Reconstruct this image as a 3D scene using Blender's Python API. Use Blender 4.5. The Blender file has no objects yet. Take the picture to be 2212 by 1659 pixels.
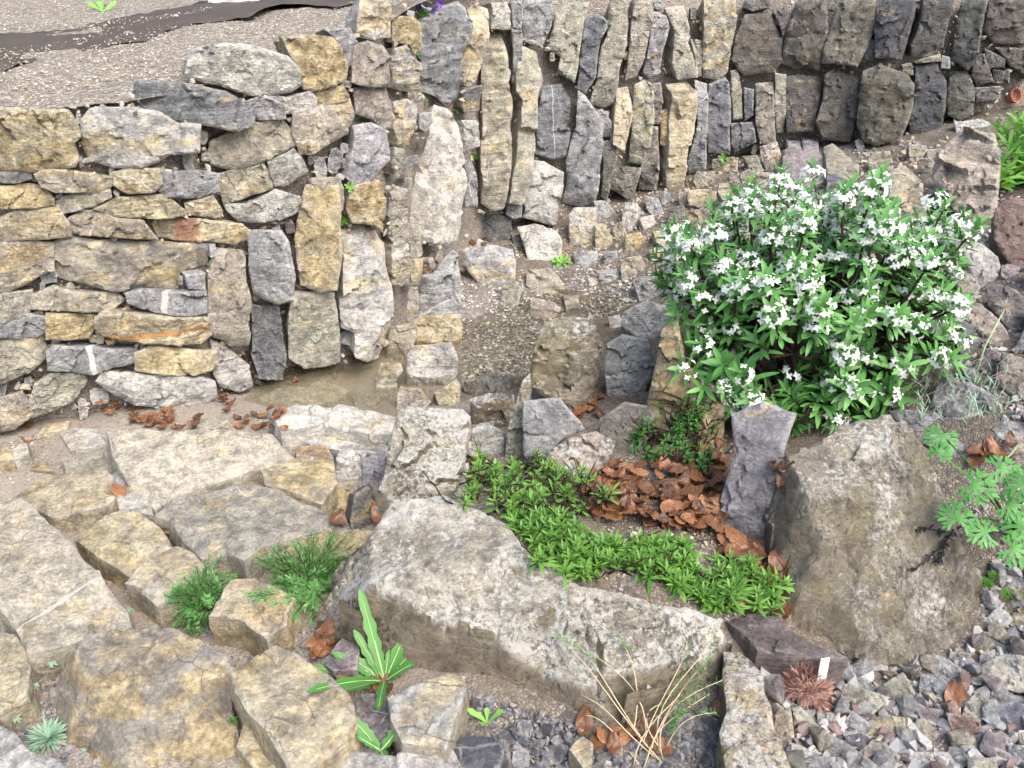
import bpy, bmesh, math, random
import numpy as np
from mathutils import Vector, Matrix, noise, geometry

# ------------------------------------------------------------------ camera, sky, sun, exposure
SC = bpy.context.scene
COL = SC.collection
H, PITCH, HFOV = 1.2, math.radians(28.0), math.radians(62.0)
F = 1106.0 / math.tan(HFOV / 2)
cam_d = bpy.data.cameras.new('camera')
cam = bpy.data.objects.new('camera', cam_d)
COL.objects.link(cam)
cam.location = (0, 0, H)
cam.rotation_euler = (math.pi / 2 - PITCH, 0, 0)
cam_d.sensor_width = 36
cam_d.lens = 36 * F / 2212
cam_d.clip_start = 0.02
cam_d.clip_end = 500
SC.camera = cam

world = bpy.data.worlds.new('World')
SC.world = world
world.use_nodes = True
wn = world.node_tree
wn.nodes.clear()
wo = wn.nodes.new('ShaderNodeOutputWorld')
wb = wn.nodes.new('ShaderNodeBackground')
ws = wn.nodes.new('ShaderNodeTexSky')
ws.sky_type = 'NISHITA'
ws.sun_disc = False
SUN_EL, SUN_AZ = math.radians(52), math.radians(142)     # azimuth clockwise from +Y: behind the camera, to the left
ws.sun_elevation = SUN_EL
ws.sun_rotation = SUN_AZ
ws.air_density = 1.0
ws.dust_density = 4.5
ws.ozone_density = 1.0
wb.inputs['Strength'].default_value = 0.15
wn.links.new(ws.outputs[0], wb.inputs['Color'])
wn.links.new(wb.outputs[0], wo.inputs['Surface'])

sun_d = bpy.data.lights.new('sun', 'SUN')
sun_d.energy = 1.2
sun_d.angle = math.radians(45)
sun_d.color = (1.0, 0.965, 0.91)
sun = bpy.data.objects.new('sun', sun_d)
COL.objects.link(sun)
sd = Vector((math.sin(SUN_AZ) * math.cos(SUN_EL), math.cos(SUN_AZ) * math.cos(SUN_EL), math.sin(SUN_EL)))
sun.rotation_euler = sd.to_track_quat('Z', 'Y').to_euler()

SC.view_settings.view_transform = 'Standard'
SC.view_settings.look = 'None'
SC.view_settings.exposure = 1.3
SC.view_settings.gamma = 1.0

rng = random.Random(11)
npr = np.random.RandomState(11)

# ------------------------------------------------------------------ pixel rays of the traced outlines
TILES = {'U': (0, 0, 1.0), 'A': (0, 0, .3064), 'B': (677.7, 0, .3064), 'C': (1355.4, 0, .3872),
         'D': (0, 440.5, .3064), 'E': (677.7, 440.5, .3064), 'F': (1355.4, 372.7, .3872),
         'G': (0, 881, .3064), 'H': (0, 1150.7, .3064), 'I': (677.7, 813.2, .3064),
         'J': (677.7, 1150.7, .3064), 'K': (1355.4, 881, .3872), 'L': (1534.3, 1150.7, .3064)}
FWD = np.array([0, math.cos(PITCH), -math.sin(PITCH)])
UPV = np.array([0, math.sin(PITCH), math.cos(PITCH)])
CAMP = np.array([0, 0, H])


def ray(u, v):
    return FWD + (u - 1106) / F * np.array([1., 0, 0]) + (829.5 - v) / F * UPV


def proj(p):
    q = np.asarray(p) - CAMP
    w = q @ FWD
    return 1106 + F * q[0] / w, 829.5 - F * (q @ UPV) / w, w


def at_z(u, v, z):
    d = ray(u, v)
    return CAMP + d * ((z - H) / d[2])


# ------------------------------------------------------------------ terrain: ground height and wall face from control points
GC = [(-300, 1650, 0), (0, 1650, 0), (500, 1650, 0), (1000, 1650, 0), (1400, 1680, 0), (1800, 1680, 0), (2212, 1680, .02),
      (-400, 1300, 0), (0, 1250, 0), (450, 1280, 0), (700, 1380, 0), (-300, 950, 0), (0, 945, 0), (200, 905, 0), (470, 870, -.005),
      (640, 1000, 0), (800, 1100, 0), (560, 840, -.05), (760, 800, -.07), (720, 850, -.07), (850, 850, -.06), (850, 890, -.02),
      (840, 720, -.03), (930, 690, -.02), (1000, 840, -.035), (1080, 740, -.04), (1050, 660, -.015), (1200, 680, -.045), (1300, 680, -.04),
      (1360, 650, -.02), (1080, 590, .02), (1250, 560, .02), (1000, 560, .03), (1350, 560, .06), (1200, 480, .1), (1060, 500, .08), (1330, 440, .16),
      (1450, 400, .22), (1600, 345, .3), (1750, 320, .36), (1900, 310, .42), (2050, 268, .5), (2250, 230, .58),
      (2200, 500, .42), (2200, 700, .35), (2150, 900, .25), (2250, 1100, .16), (2180, 1280, .04), (2100, 1400, 0),
      (1750, 900, .12), (1900, 650, .26), (1500, 720, .06), (1650, 600, .16), (1500, 560, .12), (1800, 450, .3),
      (1400, 1080, .12), (1200, 930, .05), (1600, 1050, .1), (1050, 900, .0), (1000, 1050, .05), (1100, 1150, .13), (1650, 1280, .08),
      (1400, 1250, .11), (1700, 1400, 0), (1300, 880, .05), (1450, 900, .07), (950, 1000, .02)]
_gp = np.array([at_z(u, v, z) for u, v, z in GC])
_n = len(_gp)


def _phi(r):
    return np.where(r > 0, r * r * np.log(np.maximum(r, 1e-9)), 0)


_D = np.linalg.norm(_gp[:, None, :2] - _gp[None, :, :2], axis=2)
_A = np.zeros((_n + 3, _n + 3))
_A[:_n, :_n] = _phi(_D) + np.eye(_n) * 0.004
_A[:_n, _n] = 1
_A[:_n, _n + 1:] = _gp[:, :2]
_A[_n:, :_n] = _A[:_n, _n:].T
_W = np.linalg.solve(_A, np.concatenate([_gp[:, 2], np.zeros(3)]))


def gz(xy):
    xy = np.atleast_2d(xy)
    r = np.linalg.norm(xy[:, None, :] - _gp[None, :, :2], axis=2)
    z = _phi(r) @ _W[:_n] + _W[_n] + xy @ _W[_n + 1:]
    return np.clip(z, -.12, .95)


def ground_hit(u, v, lift=0.0):
    d = ray(u, v)
    ts = np.linspace(.4, 7, 260)
    P = CAMP + ts[:, None] * d
    g = P[:, 2] - gz(P[:, :2]) - lift
    k = np.argmax(g < 0)
    if k == 0:
        return P[-1] if g[0] > 0 else P[0]
    a, b = ts[k - 1], ts[k]
    for _ in range(18):
        m = (a + b) / 2
        p = CAMP + m * d
        if p[2] - gz(p[:2])[0] - lift < 0:
            b = m
        else:
            a = m
    return CAMP + b * d


WB = [(-700, 975, 0), (-200, 962, 0), (0, 945, 0), (200, 905, 0), (460, 860, 0), (560, 828, -.03), (740, 795, -.03), (850, 765, -.03), (930, 690, -.02),
      (1010, 590, .02), (1085, 515, .07), (1200, 480, .1), (1330, 440, .16), (1450, 400, .22), (1600, 345, .3), (1750, 320, .36),
      (1900, 310, .42), (2050, 268, .5), (2250, 230, .58), (2600, 180, .68)]
_wb = np.array([at_z(*c) for c in WB])
_wx, _wy, _wz = _wb[:, 0], _wb[:, 1], _wb[:, 2]


def wall_y(x, z):
    lean = np.interp(x, [-.7, -.2, .3, 1.5], [.08, .22, .24, .2])
    return np.interp(x, _wx, _wy) + lean * (z - np.interp(x, _wx, _wz))


def wall_hit(u, v, off=0.0):
    d = ray(u, v)
    ts = np.linspace(.5, 9, 700)
    P = CAMP + ts[:, None] * d
    g = P[:, 1] - wall_y(P[:, 0], P[:, 2]) + off
    k = int(np.argmax(g > 0)) or len(ts) - 1
    a, b = g[k - 1], g[k]
    f = -a / (b - a) if b != a else 0
    return CAMP + (ts[k - 1] + (ts[k] - ts[k - 1]) * f) * d


def wall_normal(p):
    e = .08
    dx = (wall_y(p[0] + e, p[2]) - wall_y(p[0] - e, p[2])) / (2 * e)
    dz = (wall_y(p[0], p[2] + e) - wall_y(p[0], p[2] - e)) / (2 * e)
    n = np.array([dx, -1, dz])
    return n / np.linalg.norm(n)


# ------------------------------------------------------------------ materials
def nodes(name):
    m = bpy.data.materials.new(name)
    m.use_nodes = True
    nt = m.node_tree
    b = nt.nodes['Principled BSDF']
    return m, nt, b


class NB:
    """small node-building helper"""
    def __init__(s, nt):
        s.nt = nt

    def n(s, t, **kw):
        x = s.nt.nodes.new(t)
        for k, v in kw.items():
            setattr(x, k, v)
        return x

    def link(s, a, b):
        s.nt.links.new(a, b)

    def val(s, sock, v):
        if hasattr(v, 'links') or isinstance(v, bpy.types.NodeSocket):
            s.link(v, sock)
        else:
            sock.default_value = v

    def noise(s, vec, scale, detail=6, rough=.55, dist=0.0):
        x = s.n('ShaderNodeTexNoise')
        s.link(vec, x.inputs['Vector'])
        x.inputs['Scale'].default_value = scale
        x.inputs['Detail'].default_value = detail
        x.inputs['Roughness'].default_value = rough
        x.inputs['Distortion'].default_value = dist
        return x.outputs['Fac']

    def voro(s, vec, scale, feature='F1', out='Distance', rand=1.0):
        x = s.n('ShaderNodeTexVoronoi', feature=feature)
        s.link(vec, x.inputs['Vector'])
        x.inputs['Scale'].default_value = scale
        x.inputs['Randomness'].default_value = rand
        return x.outputs[out]

    def math(s, op, a, b=0.0, c=0.0, clamp=False):
        x = s.n('ShaderNodeMath', operation=op, use_clamp=clamp)
        s.val(x.inputs[0], a)
        s.val(x.inputs[1], b)
        s.val(x.inputs[2], c)
        return x.outputs[0]

    def smooth(s, x, lo, hi, a=0.0, b=1.0):
        m = s.n('ShaderNodeMapRange', interpolation_type='SMOOTHSTEP')
        s.val(m.inputs[0], x)
        s.val(m.inputs[1], lo)
        s.val(m.inputs[2], hi)
        s.val(m.inputs[3], a)
        s.val(m.inputs[4], b)
        return m.outputs[0]

    def mix(s, f, a, b, mode='MIX'):
        x = s.n('ShaderNodeMix', data_type='RGBA', blend_type=mode)
        s.val(x.inputs[0], f)
        s.val(x.inputs[6], a)
        s.val(x.inputs[7], b)
        return x.outputs[2]

    def bump(s, h, strength=.5, dist=.01, nrm=None):
        x = s.n('ShaderNodeBump')
        s.link(h, x.inputs['Height'])
        x.inputs['Strength'].default_value = strength
        x.inputs['Distance'].default_value = dist
        if nrm is not None:
            s.link(nrm, x.inputs['Normal'])
        return x.outputs['Normal']


def c4(r, g, b):
    return (r, g, b, 1.0)


def rock_material(name, lichen=0.0, moss=0.0, wet=0.0, vein=1.0, grain=1.0, band=None):
    m, nt, bs = nodes(name)
    N = NB(nt)
    tc = N.n('ShaderNodeTexCoord')
    oi = N.n('ShaderNodeObjectInfo')
    sh = N.n('ShaderNodeVectorMath', operation='SCALE')
    sh.inputs[0].default_value = (37, 53, 71)
    N.link(oi.outputs['Random'], sh.inputs['Scale'])
    ad = N.n('ShaderNodeVectorMath', operation='ADD')
    rs = N.n('ShaderNodeVectorMath', operation='SCALE')  # grain size differs from stone to stone
    N.link(tc.outputs['Object'], rs.inputs[0])
    N.link(N.math('ADD', N.math('MULTIPLY', N.math('FRACT', N.math('MULTIPLY', oi.outputs['Random'], 17.3)), .9), .65), rs.inputs['Scale'])
    N.link(rs.outputs[0], ad.inputs[0])
    N.link(sh.outputs[0], ad.inputs[1])
    v = ad.outputs[0]
    st = N.n('ShaderNodeMapping')                       # stretched: bedding of the limestone
    st.inputs['Scale'].default_value = (1.0, 1.0, 2.6)
    st.inputs['Rotation'].default_value = (.35, .25, .2)
    N.link(v, st.inputs[0])
    base = oi.outputs['Color']
    big = N.noise(st.outputs[0], 7, 7, .62, .6)
    mid = N.noise(v, 22, 9, .68, .3)
    fine = N.noise(v, 120, 5, .7)
    # ochre staining, amount in the object's alpha
    thr = N.math('SUBTRACT', .80, N.math('MULTIPLY', oi.outputs['Alpha'], .50))
    msk = N.smooth(N.math('ADD', big, N.math('MULTIPLY', N.math('SUBTRACT', mid, .5), .35)), N.math('SUBTRACT', thr, .07), N.math('ADD', thr, .09))
    och = N.mix(N.smooth(mid, .35, .7), c4(.34, .25, .11), c4(.52, .42, .225))
    col = N.mix(N.math('MULTIPLY', msk, .68), base, och)
    # rusty spots
    rust = N.math('MULTIPLY', N.smooth(N.noise(v, 11, 5, .6, 1.0), .66, .74), N.math('MULTIPLY', oi.outputs['Alpha'], .6))
    col = N.mix(rust, col, c4(.33, .15, .06))
    # mottling of the stone
    col = N.mix(1.0, col, N.mix(N.smooth(mid, .25, .75), c4(.48, .48, .50), c4(1.5, 1.47, 1.42)), 'MULTIPLY')
    col = N.mix(1.0, col, N.mix(N.smooth(fine, .3, .7), c4(.68, .68, .68), c4(1.3, 1.3, 1.3)), 'MULTIPLY')
    # bedding: fine layers, strong in some stones and absent in others
    bm_ = N.n('ShaderNodeMapping')
    bm_.inputs['Scale'].default_value = (3.0, 3.0, 60.0)
    bm_.inputs['Rotation'].default_value = (.25, .18, .1)
    N.link(v, bm_.inputs[0])
    lay = N.noise(bm_.outputs[0], 1.0, 6, .65, .4)
    lam = N.smooth(N.math('FRACT', N.math('MULTIPLY', oi.outputs['Random'], 7.7)), .35, .9)
    col = N.mix(lam, col, N.mix(1.0, col, N.mix(N.smooth(lay, .3, .7), c4(.6, .59, .57), c4(1.28, 1.27, 1.25)), 'MULTIPLY'))
    # pale fresh-broken scars and dust
    scar = N.math('MULTIPLY', N.smooth(N.noise(st.outputs[0], 30, 8, .75, 1.2), .58, .72), .55 * vein)
    col = N.mix(scar, col, c4(.60, .58, .53))
    # convex edges are paler
    gp = N.n('ShaderNodeNewGeometry')
    pale_edge = N.math('MULTIPLY', N.smooth(N.math('ADD', gp.outputs['Pointiness'], N.math('MULTIPLY', N.math('SUBTRACT', mid, .5), .06)), .525, .58), .42 * vein)
    col = N.mix(pale_edge, col, c4(.62, .60, .55))
    # thin calcite veins
    wv = N.n('ShaderNodeVectorMath', operation='ADD')
    nv = N.n('ShaderNodeTexNoise')
    nv.inputs['Scale'].default_value = 6
    N.link(v, nv.inputs['Vector'])
    sc = N.n('ShaderNodeVectorMath', operation='SCALE')
    sc.inputs['Scale'].default_value = .12
    N.link(nv.outputs['Color'], sc.inputs[0])
    N.link(v, wv.inputs[0])
    N.link(sc.outputs[0], wv.inputs[1])
    ed = N.voro(wv.outputs[0], 5.0, 'DISTANCE_TO_EDGE')
    ve = N.math('MULTIPLY', N.smooth(ed, .004, .014, 1, 0), N.math('MULTIPLY', N.smooth(N.noise(v, 3.5, 2), .55, .68), .8 * vein))
    col = N.mix(ve, col, c4(.72, .70, .66))
    # hairline cracks and pits (dark)
    ck = N.math('MULTIPLY', N.smooth(N.voro(wv.outputs[0], 9.0, 'DISTANCE_TO_EDGE'), .002, .012, 1, 0), N.smooth(N.noise(v, 5, 3), .5, .6))
    col = N.mix(N.math('MULTIPLY', ck, .55), col, c4(.06, .05, .04))
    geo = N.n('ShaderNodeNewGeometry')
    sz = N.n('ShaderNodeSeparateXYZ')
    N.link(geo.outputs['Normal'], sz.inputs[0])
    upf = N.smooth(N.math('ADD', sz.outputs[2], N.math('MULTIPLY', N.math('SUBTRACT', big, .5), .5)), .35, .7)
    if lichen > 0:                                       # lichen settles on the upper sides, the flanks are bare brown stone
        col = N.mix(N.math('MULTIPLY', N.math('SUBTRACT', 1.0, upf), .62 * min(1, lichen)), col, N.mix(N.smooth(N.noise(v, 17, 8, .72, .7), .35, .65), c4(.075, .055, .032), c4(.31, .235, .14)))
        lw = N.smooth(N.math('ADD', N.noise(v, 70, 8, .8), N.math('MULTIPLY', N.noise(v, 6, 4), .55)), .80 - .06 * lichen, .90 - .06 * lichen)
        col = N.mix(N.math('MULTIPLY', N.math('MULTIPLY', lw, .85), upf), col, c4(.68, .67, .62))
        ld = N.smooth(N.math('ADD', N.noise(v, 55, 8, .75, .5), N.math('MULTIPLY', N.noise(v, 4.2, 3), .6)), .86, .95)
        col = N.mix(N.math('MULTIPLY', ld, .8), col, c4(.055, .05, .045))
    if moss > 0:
        col = N.mix(N.math('MULTIPLY', N.math('SUBTRACT', 1.0, N.smooth(sz.outputs[2], -.05, .3)), .7 * moss), col, N.mix(mid, c4(.05, .042, .03), c4(.17, .14, .10)))  # steep faces tinted dark brown, painting in the boulder's unlit left side
        mm = N.math('MULTIPLY', N.math('MULTIPLY', N.smooth(N.math('ADD', N.noise(v, 95, 7, .8), N.math('MULTIPLY', N.noise(v, 7, 5, .6), .7)), .84, .93), moss), 1.0)
        col = N.mix(N.math('MULTIPLY', mm, .62), col, N.mix(N.noise(v, 90, 3), c4(.17, .14, .06), c4(.33, .28, .13)))
        md = N.smooth(N.noise(v, 16, 8, .75, .8), .52, .66)
        col = N.mix(N.math('MULTIPLY', md, .85 * moss), col, c4(.085, .07, .05))
    if band:                                             # one stone's own vein, streak or stain: (normal, offset, half width, colour, waviness, strength)
        dt = N.n('ShaderNodeVectorMath', operation='DOT_PRODUCT')
        N.link(tc.outputs['Object'], dt.inputs[0])
        dt.inputs[1].default_value = band[0]
        dist = N.math('ABSOLUTE', N.math('ADD', N.math('SUBTRACT', dt.outputs['Value'], band[1]), N.math('MULTIPLY', N.math('SUBTRACT', N.noise(tc.outputs['Object'], 14, 5, .6), .5), band[4])))
        bf = N.math('MULTIPLY', N.smooth(dist, band[2] * .65, band[2] * 1.15, 1, 0), band[5])
        bf = N.math('MULTIPLY', bf, N.smooth(fine, .2, .5, .6, 1))
        col = N.mix(bf, col, c4(*band[3]))
    N.link(col, bs.inputs['Base Color'])
    bs.inputs['Roughness'].default_value = .78 - .35 * wet
    bs.inputs['Specular IOR Level'].default_value = .35 + .2 * wet
    # relief: chips, layers, grain
    ch = N.voro(st.outputs[0], 48, 'F1')
    hh = N.math('ADD', N.math('MULTIPLY', ch, .35), N.math('MULTIPLY', N.noise(st.outputs[0], 58, 10, .74, 1.2), 1.3))
    hh = N.math('ADD', hh, N.math('MULTIPLY', N.math('MULTIPLY', lay, lam), .9))
    n1 = N.bump(hh, .9, .013)
    n2 = N.bump(N.math('ADD', fine, N.math('MULTIPLY', N.noise(v, 260, 3, .7), .6)), .5 * grain, .005, n1)
    n3 = N.bump(N.math('MULTIPLY', ck, -1.0), .5, .006, n2)
    N.link(n3, bs.inputs['Normal'])
    return m


M_ROCK = rock_material('limestone')
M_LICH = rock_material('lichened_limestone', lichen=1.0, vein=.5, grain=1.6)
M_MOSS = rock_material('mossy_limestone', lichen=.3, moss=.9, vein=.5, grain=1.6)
M_STRIPE = rock_material('white_striped_limestone', band=((1, 0, .12), 0.0, .0075, (.80, .79, .76), .011, .95))
M_BAND = rock_material('white_banded_limestone', band=((1, 0, -.1), 0.0, .008, (.72, .70, .64), .012, .8))
M_VEIN = rock_material('veined_limestone', vein=.4, band=((1, 0, .05), 0.0, .0022, (.58, .58, .58), .02, .7))
M_STAIN = rock_material('red_stained_limestone', band=((1, 0, 0), -.042, .03, (.22, .075, .045), .035, .75))
M_STREAK = rock_material('orange_streaked_limestone', band=((.1, 0, 1), -.012, .0065, (.50, .24, .07), .02, .8))
M_CALC = rock_material('calcite_veined_limestone', band=((.79, -.61, 0), .067, .0042, (.74, .72, .66), .045, .8))
M_DARK = rock_material('dark_limestone', lichen=.0, moss=.25, wet=.35, vein=.45)


def ground_material(name, cols, scale, bump=.8, dark=.0, sand=None):
    """gravelly soil: small stones of several colours with soil showing between them"""
    m, nt, bs = nodes(name)
    N = NB(nt)
    tc = N.n('ShaderNodeTexCoord')
    v = tc.outputs['Object']
    nv = N.n('ShaderNodeTexNoise')
    nv.inputs['Scale'].default_value = scale * .6
    N.link(v, nv.inputs['Vector'])
    sc = N.n('ShaderNodeVectorMath', operation='SCALE')
    sc.inputs['Scale'].default_value = .5 / scale
    N.link(nv.outputs['Color'], sc.inputs[0])
    ad = N.n('ShaderNodeVectorMath', operation='ADD')
    N.link(v, ad.inputs[0])
    N.link(sc.outputs[0], ad.inputs[1])
    w = ad.outputs[0]
    cell = N.n('ShaderNodeTexVoronoi')
    cell.inputs['Scale'].default_value = scale
    N.link(w, cell.inputs['Vector'])
    sep = N.n('ShaderNodeSeparateColor')
    N.link(cell.outputs['Color'], sep.inputs[0])
    rp = N.n('ShaderNodeValToRGB')
    rp.color_ramp.interpolation = 'CONSTANT'
    els = rp.color_ramp.elements
    els[0].position, els[0].color = 0, c4(*cols[0])
    els[1].position, els[1].color = 1.0 / len(cols), c4(*cols[1])
    for i, c in enumerate(cols[2:]):
        e = els.new((i + 2) / len(cols))
        e.color = c4(*c)
    N.link(sep.outputs[0], rp.inputs[0])
    edge = N.voro(w, scale, 'DISTANCE_TO_EDGE')
    gap = N.smooth(edge, .02, .12, 1, 0)
    soil = sand or (.10, .08, .06)
    big = N.noise(v, 4, 6, .6)
    if name == 'gravelly_soil':
        sx = N.n('ShaderNodeSeparateXYZ')
        N.link(v, sx.inputs[0])
        f0 = N.smooth(N.math('ADD', sx.outputs[0], N.math('MULTIPLY', N.math('SUBTRACT', N.noise(v, 4, 6, .6), .5), .5)), -.35, .05)
        soil_s = N.mix(f0, c4(.34, .29, .235), c4(.115, .09, .065))
    soilc = N.mix(1.0, soil_s, N.mix(N.noise(v, 4, 6, .6), c4(.7, .7, .7), c4(1.25, 1.25, 1.25)), 'MULTIPLY') if name == 'gravelly_soil' else N.mix(big, c4(*[x * .7 for x in soil]), c4(*[x * 1.25 for x in soil]))
    cover = N.smooth(N.noise(v, 9, 7, .7), .25, .75)
    f = N.math('MAXIMUM', gap, N.math('MULTIPLY', cover, dark))
    col = N.mix(f, rp.outputs[0], soilc)
    col = N.mix(1.0, col, N.mix(N.noise(v, scale * 4, 4, .7), c4(.7, .7, .7), c4(1.25, 1.25, 1.25)), 'MULTIPLY')
    N.link(col, bs.inputs['Base Color'])
    bs.inputs['Roughness'].default_value = .9
    bs.inputs['Specular IOR Level'].default_value = .2
    hgt = N.math('ADD', N.math('MULTIPLY', N.smooth(edge, 0, .3), 1.0), N.math('MULTIPLY', N.noise(v, scale * 2.5, 5, .7), .6))
    N.link(N.bump(hgt, bump, .6 / scale), bs.inputs['Normal'])
    return m


M_GROUND = ground_material('gravelly_soil', [(.20, .18, .16), (.30, .26, .20), (.11, .11, .12), (.26, .25, .24), (.36, .32, .26)], 150, .6, .97, (.17, .14, .105))
M_TERR = ground_material('terrace_gravel', [(.42, .38, .31), (.30, .26, .205), (.50, .475, .415), (.36, .305, .23), (.24, .21, .175)], 70, .9, .25, (.26, .225, .175))
M_BANK = ground_material('sandy_mortar', [(.33, .29, .25), (.25, .22, .19), (.42, .38, .34), (.20, .17, .15)], 110, .8, .8, (.31, .27, .225))


def plain(name, a, b, scale=8, rough=.6, spec=.3, transl=0.0, bump=0.0, objrand=.25):
    m, nt, bs = nodes(name)
    N = NB(nt)
    tc = N.n('ShaderNodeTexCoord')
    gi = N.n('ShaderNodeNewGeometry')
    oi = N.n('ShaderNodeObjectInfo')
    f = N.math('ADD', N.math('MULTIPLY', N.noise(tc.outputs['Object'], scale, 4), .45), N.math('MULTIPLY', gi.outputs['Random Per Island'], .45))
    f = N.math('ADD', f, N.math('MULTIPLY', N.math('SUBTRACT', oi.outputs['Random'], .4), objrand), clamp=True)
    col = N.mix(f, c4(*a), c4(*b))
    N.link(col, bs.inputs['Base Color'])
    bs.inputs['Roughness'].default_value = rough
    bs.inputs['Specular IOR Level'].default_value = spec
    if bump:
        N.link(N.bump(N.noise(tc.outputs['Object'], 60, 5, .6), bump, .004), bs.inputs['Normal'])
    if transl:
        tr = N.n('ShaderNodeBsdfTranslucent')
        N.link(col, tr.inputs['Color'])
        mx = N.n('ShaderNodeMixShader')
        mx.inputs[0].default_value = transl
        out = nt.nodes['Material Output']
        N.link(bs.outputs[0], mx.inputs[1])
        N.link(tr.outputs[0], mx.inputs[2])
        N.link(mx.outputs[0], out.inputs['Surface'])
    return m


M_SHRUB = plain('shrub_leaf', (.045, .18, .04), (.20, .45, .12), 14, .42, .45, .25)
M_MAT = plain('mat_leaf', (.045, .16, .022), (.25, .47, .085), 20, .5, .4, .25)
M_WEED = plain('weed_leaf', (.03, .14, .022), (.11, .30, .055), 25, .45, .4, .2)
M_FRESH = plain('young_leaf', (.12, .33, .04), (.28, .52, .12), 20, .5, .4, .3)
M_GERAN = plain('lobed_leaf', (.05, .20, .045), (.15, .38, .10), 14, .5, .4, .25)
M_NEEDLE = plain('needle_leaf', (.10, .30, .08), (.27, .50, .18), 30, .6, .3, .2)
M_GLAUC = plain('blue_green_leaf', (.17, .30, .19), (.34, .50, .35), 30, .6, .3, .15)
M_BROWN = plain('dead_leaf', (.05, .024, .014), (.25, .115, .052), 45, .34, .5, .1, .9, 1.0)
M_STEM = plain('dark_stem', (.022, .012, .010), (.055, .030, .024), 40, .8, .2)
M_TWIG = plain('pale_twig', (.42, .34, .20), (.58, .50, .34), 20, .8, .2)
M_RIB = plain('pale_midrib', (.33, .47, .22), (.46, .58, .33), 20, .6, .3)
M_DRYRED = plain('dry_red_leaf', (.15, .05, .03), (.62, .40, .33), 20, .8, .2)
M_WHITE = plain('white_petal', (.78, .79, .74), (.90, .90, .86), 20, .6, .3, .15)
M_TUBE = plain('petal_tube', (.55, .62, .38), (.70, .74, .52), 20, .6, .3)
M_PURPLE = plain('purple_petal', (.10, .035, .32), (.18, .07, .5), 20, .6, .3)
M_BLACK = plain('woven_black_cloth', (.012, .012, .013), (.13, .105, .085), 9, .85, .2, 0, .8)
M_TAG = plain('white_plastic', (.80, .80, .78), (.86, .86, .85), 5, .35, .5)
M_POT = plain('terracotta', (.34, .12, .07), (.46, .20, .12), 12, .8, .2, 0, .3)
M_DRIED = plain('black_dried_stem', (.012, .011, .013), (.04, .038, .042), 30, .8, .2)
M_SEED = plain('seed_plume', (.40, .34, .28), (.62, .56, .48), 20, .8, .2, .3)
M_CONC = plain('pale_concrete', (.50, .49, .46), (.62, .61, .58), 12, .85, .2, 0, .5)
M_CHIP = rock_material('stone_chip', vein=.7)


def chip_material():
    """many chips in one mesh: colour varies from chip to chip"""
    out = {}
    sets = {'slate': [(.095, .10, .115), (.15, .155, .17), (.20, .195, .19), (.26, .24, .20), (.12, .125, .145)],
            'rubble': [(.27, .265, .265), (.21, .205, .215), (.36, .345, .325), (.19, .135, .125), (.36, .33, .265), (.31, .305, .305), (.24, .24, .25), (.40, .385, .36)],
            'tan': [(.36, .32, .25), (.30, .28, .25), (.42, .36, .27), (.25, .24, .24), (.33, .25, .16), (.46, .42, .36)],
            'pond': [(.30, .29, .255), (.42, .40, .35), (.22, .22, .21), (.58, .56, .51), (.28, .275, .27), (.17, .17, .175)],
            'grit': [(.42, .37, .31), (.33, .28, .23), (.48, .44, .39), (.26, .22, .19), (.40, .33, .26)]}
    for k, cols in sets.items():
        m, nt, bs = nodes(k + '_chips')
        N = NB(nt)
        gi = N.n('ShaderNodeNewGeometry')
        tc = N.n('ShaderNodeTexCoord')
        rp = N.n('ShaderNodeValToRGB')
        rp.color_ramp.interpolation = 'CONSTANT'
        els = rp.color_ramp.elements
        els[0].position, els[0].color = 0, c4(*cols[0])
        els[1].position, els[1].color = 1 / len(cols), c4(*cols[1])
        for i, c in enumerate(cols[2:]):
            els.new((i + 2) / len(cols)).color = c4(*c)
        N.link(gi.outputs['Random Per Island'], rp.inputs[0])
        v = tc.outputs['Object']
        col = N.mix(1.0, rp.outputs[0], N.mix(N.noise(v, 90, 6, .7), c4(.6, .6, .6), c4(1.4, 1.4, 1.4)), 'MULTIPLY')
        N.link(col, bs.inputs['Base Color'])
        bs.inputs['Roughness'].default_value = .65
        N.link(N.bump(N.noise(v, 160, 5, .7), .5, .004), bs.inputs['Normal'])
        out[k] = m
    return out


M_CHIPS = chip_material()


# ------------------------------------------------------------------ object helpers
def mesh_obj(name, verts, faces, mat, parent=None, smooth=True, sharp=None):
    me = bpy.data.meshes.new(name)
    me.from_pydata([tuple(map(float, p)) for p in verts], [], [tuple(map(int, f)) for f in faces])
    me.update()
    if smooth:
        me.shade_smooth()
        if sharp:
            me.set_sharp_from_angle(angle=math.radians(sharp))
    me.materials.append(mat)
    o = bpy.data.objects.new(name, me)
    COL.objects.link(o)
    if parent:
        o.parent = parent
    return o


def tag(o, label=None, cat=None, group=None, kind=None):
    if label:
        o['label'] = label
    if cat:
        o['category'] = cat
    if group:
        o['group'] = group
    if kind:
        o['kind'] = kind
    return o


def empty(name, loc, label, cat, group=None):
    o = bpy.data.objects.new(name, None)
    o.empty_display_size = .05
    COL.objects.link(o)
    o.location = tuple(map(float, loc))
    return tag(o, label, cat, group)


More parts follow.
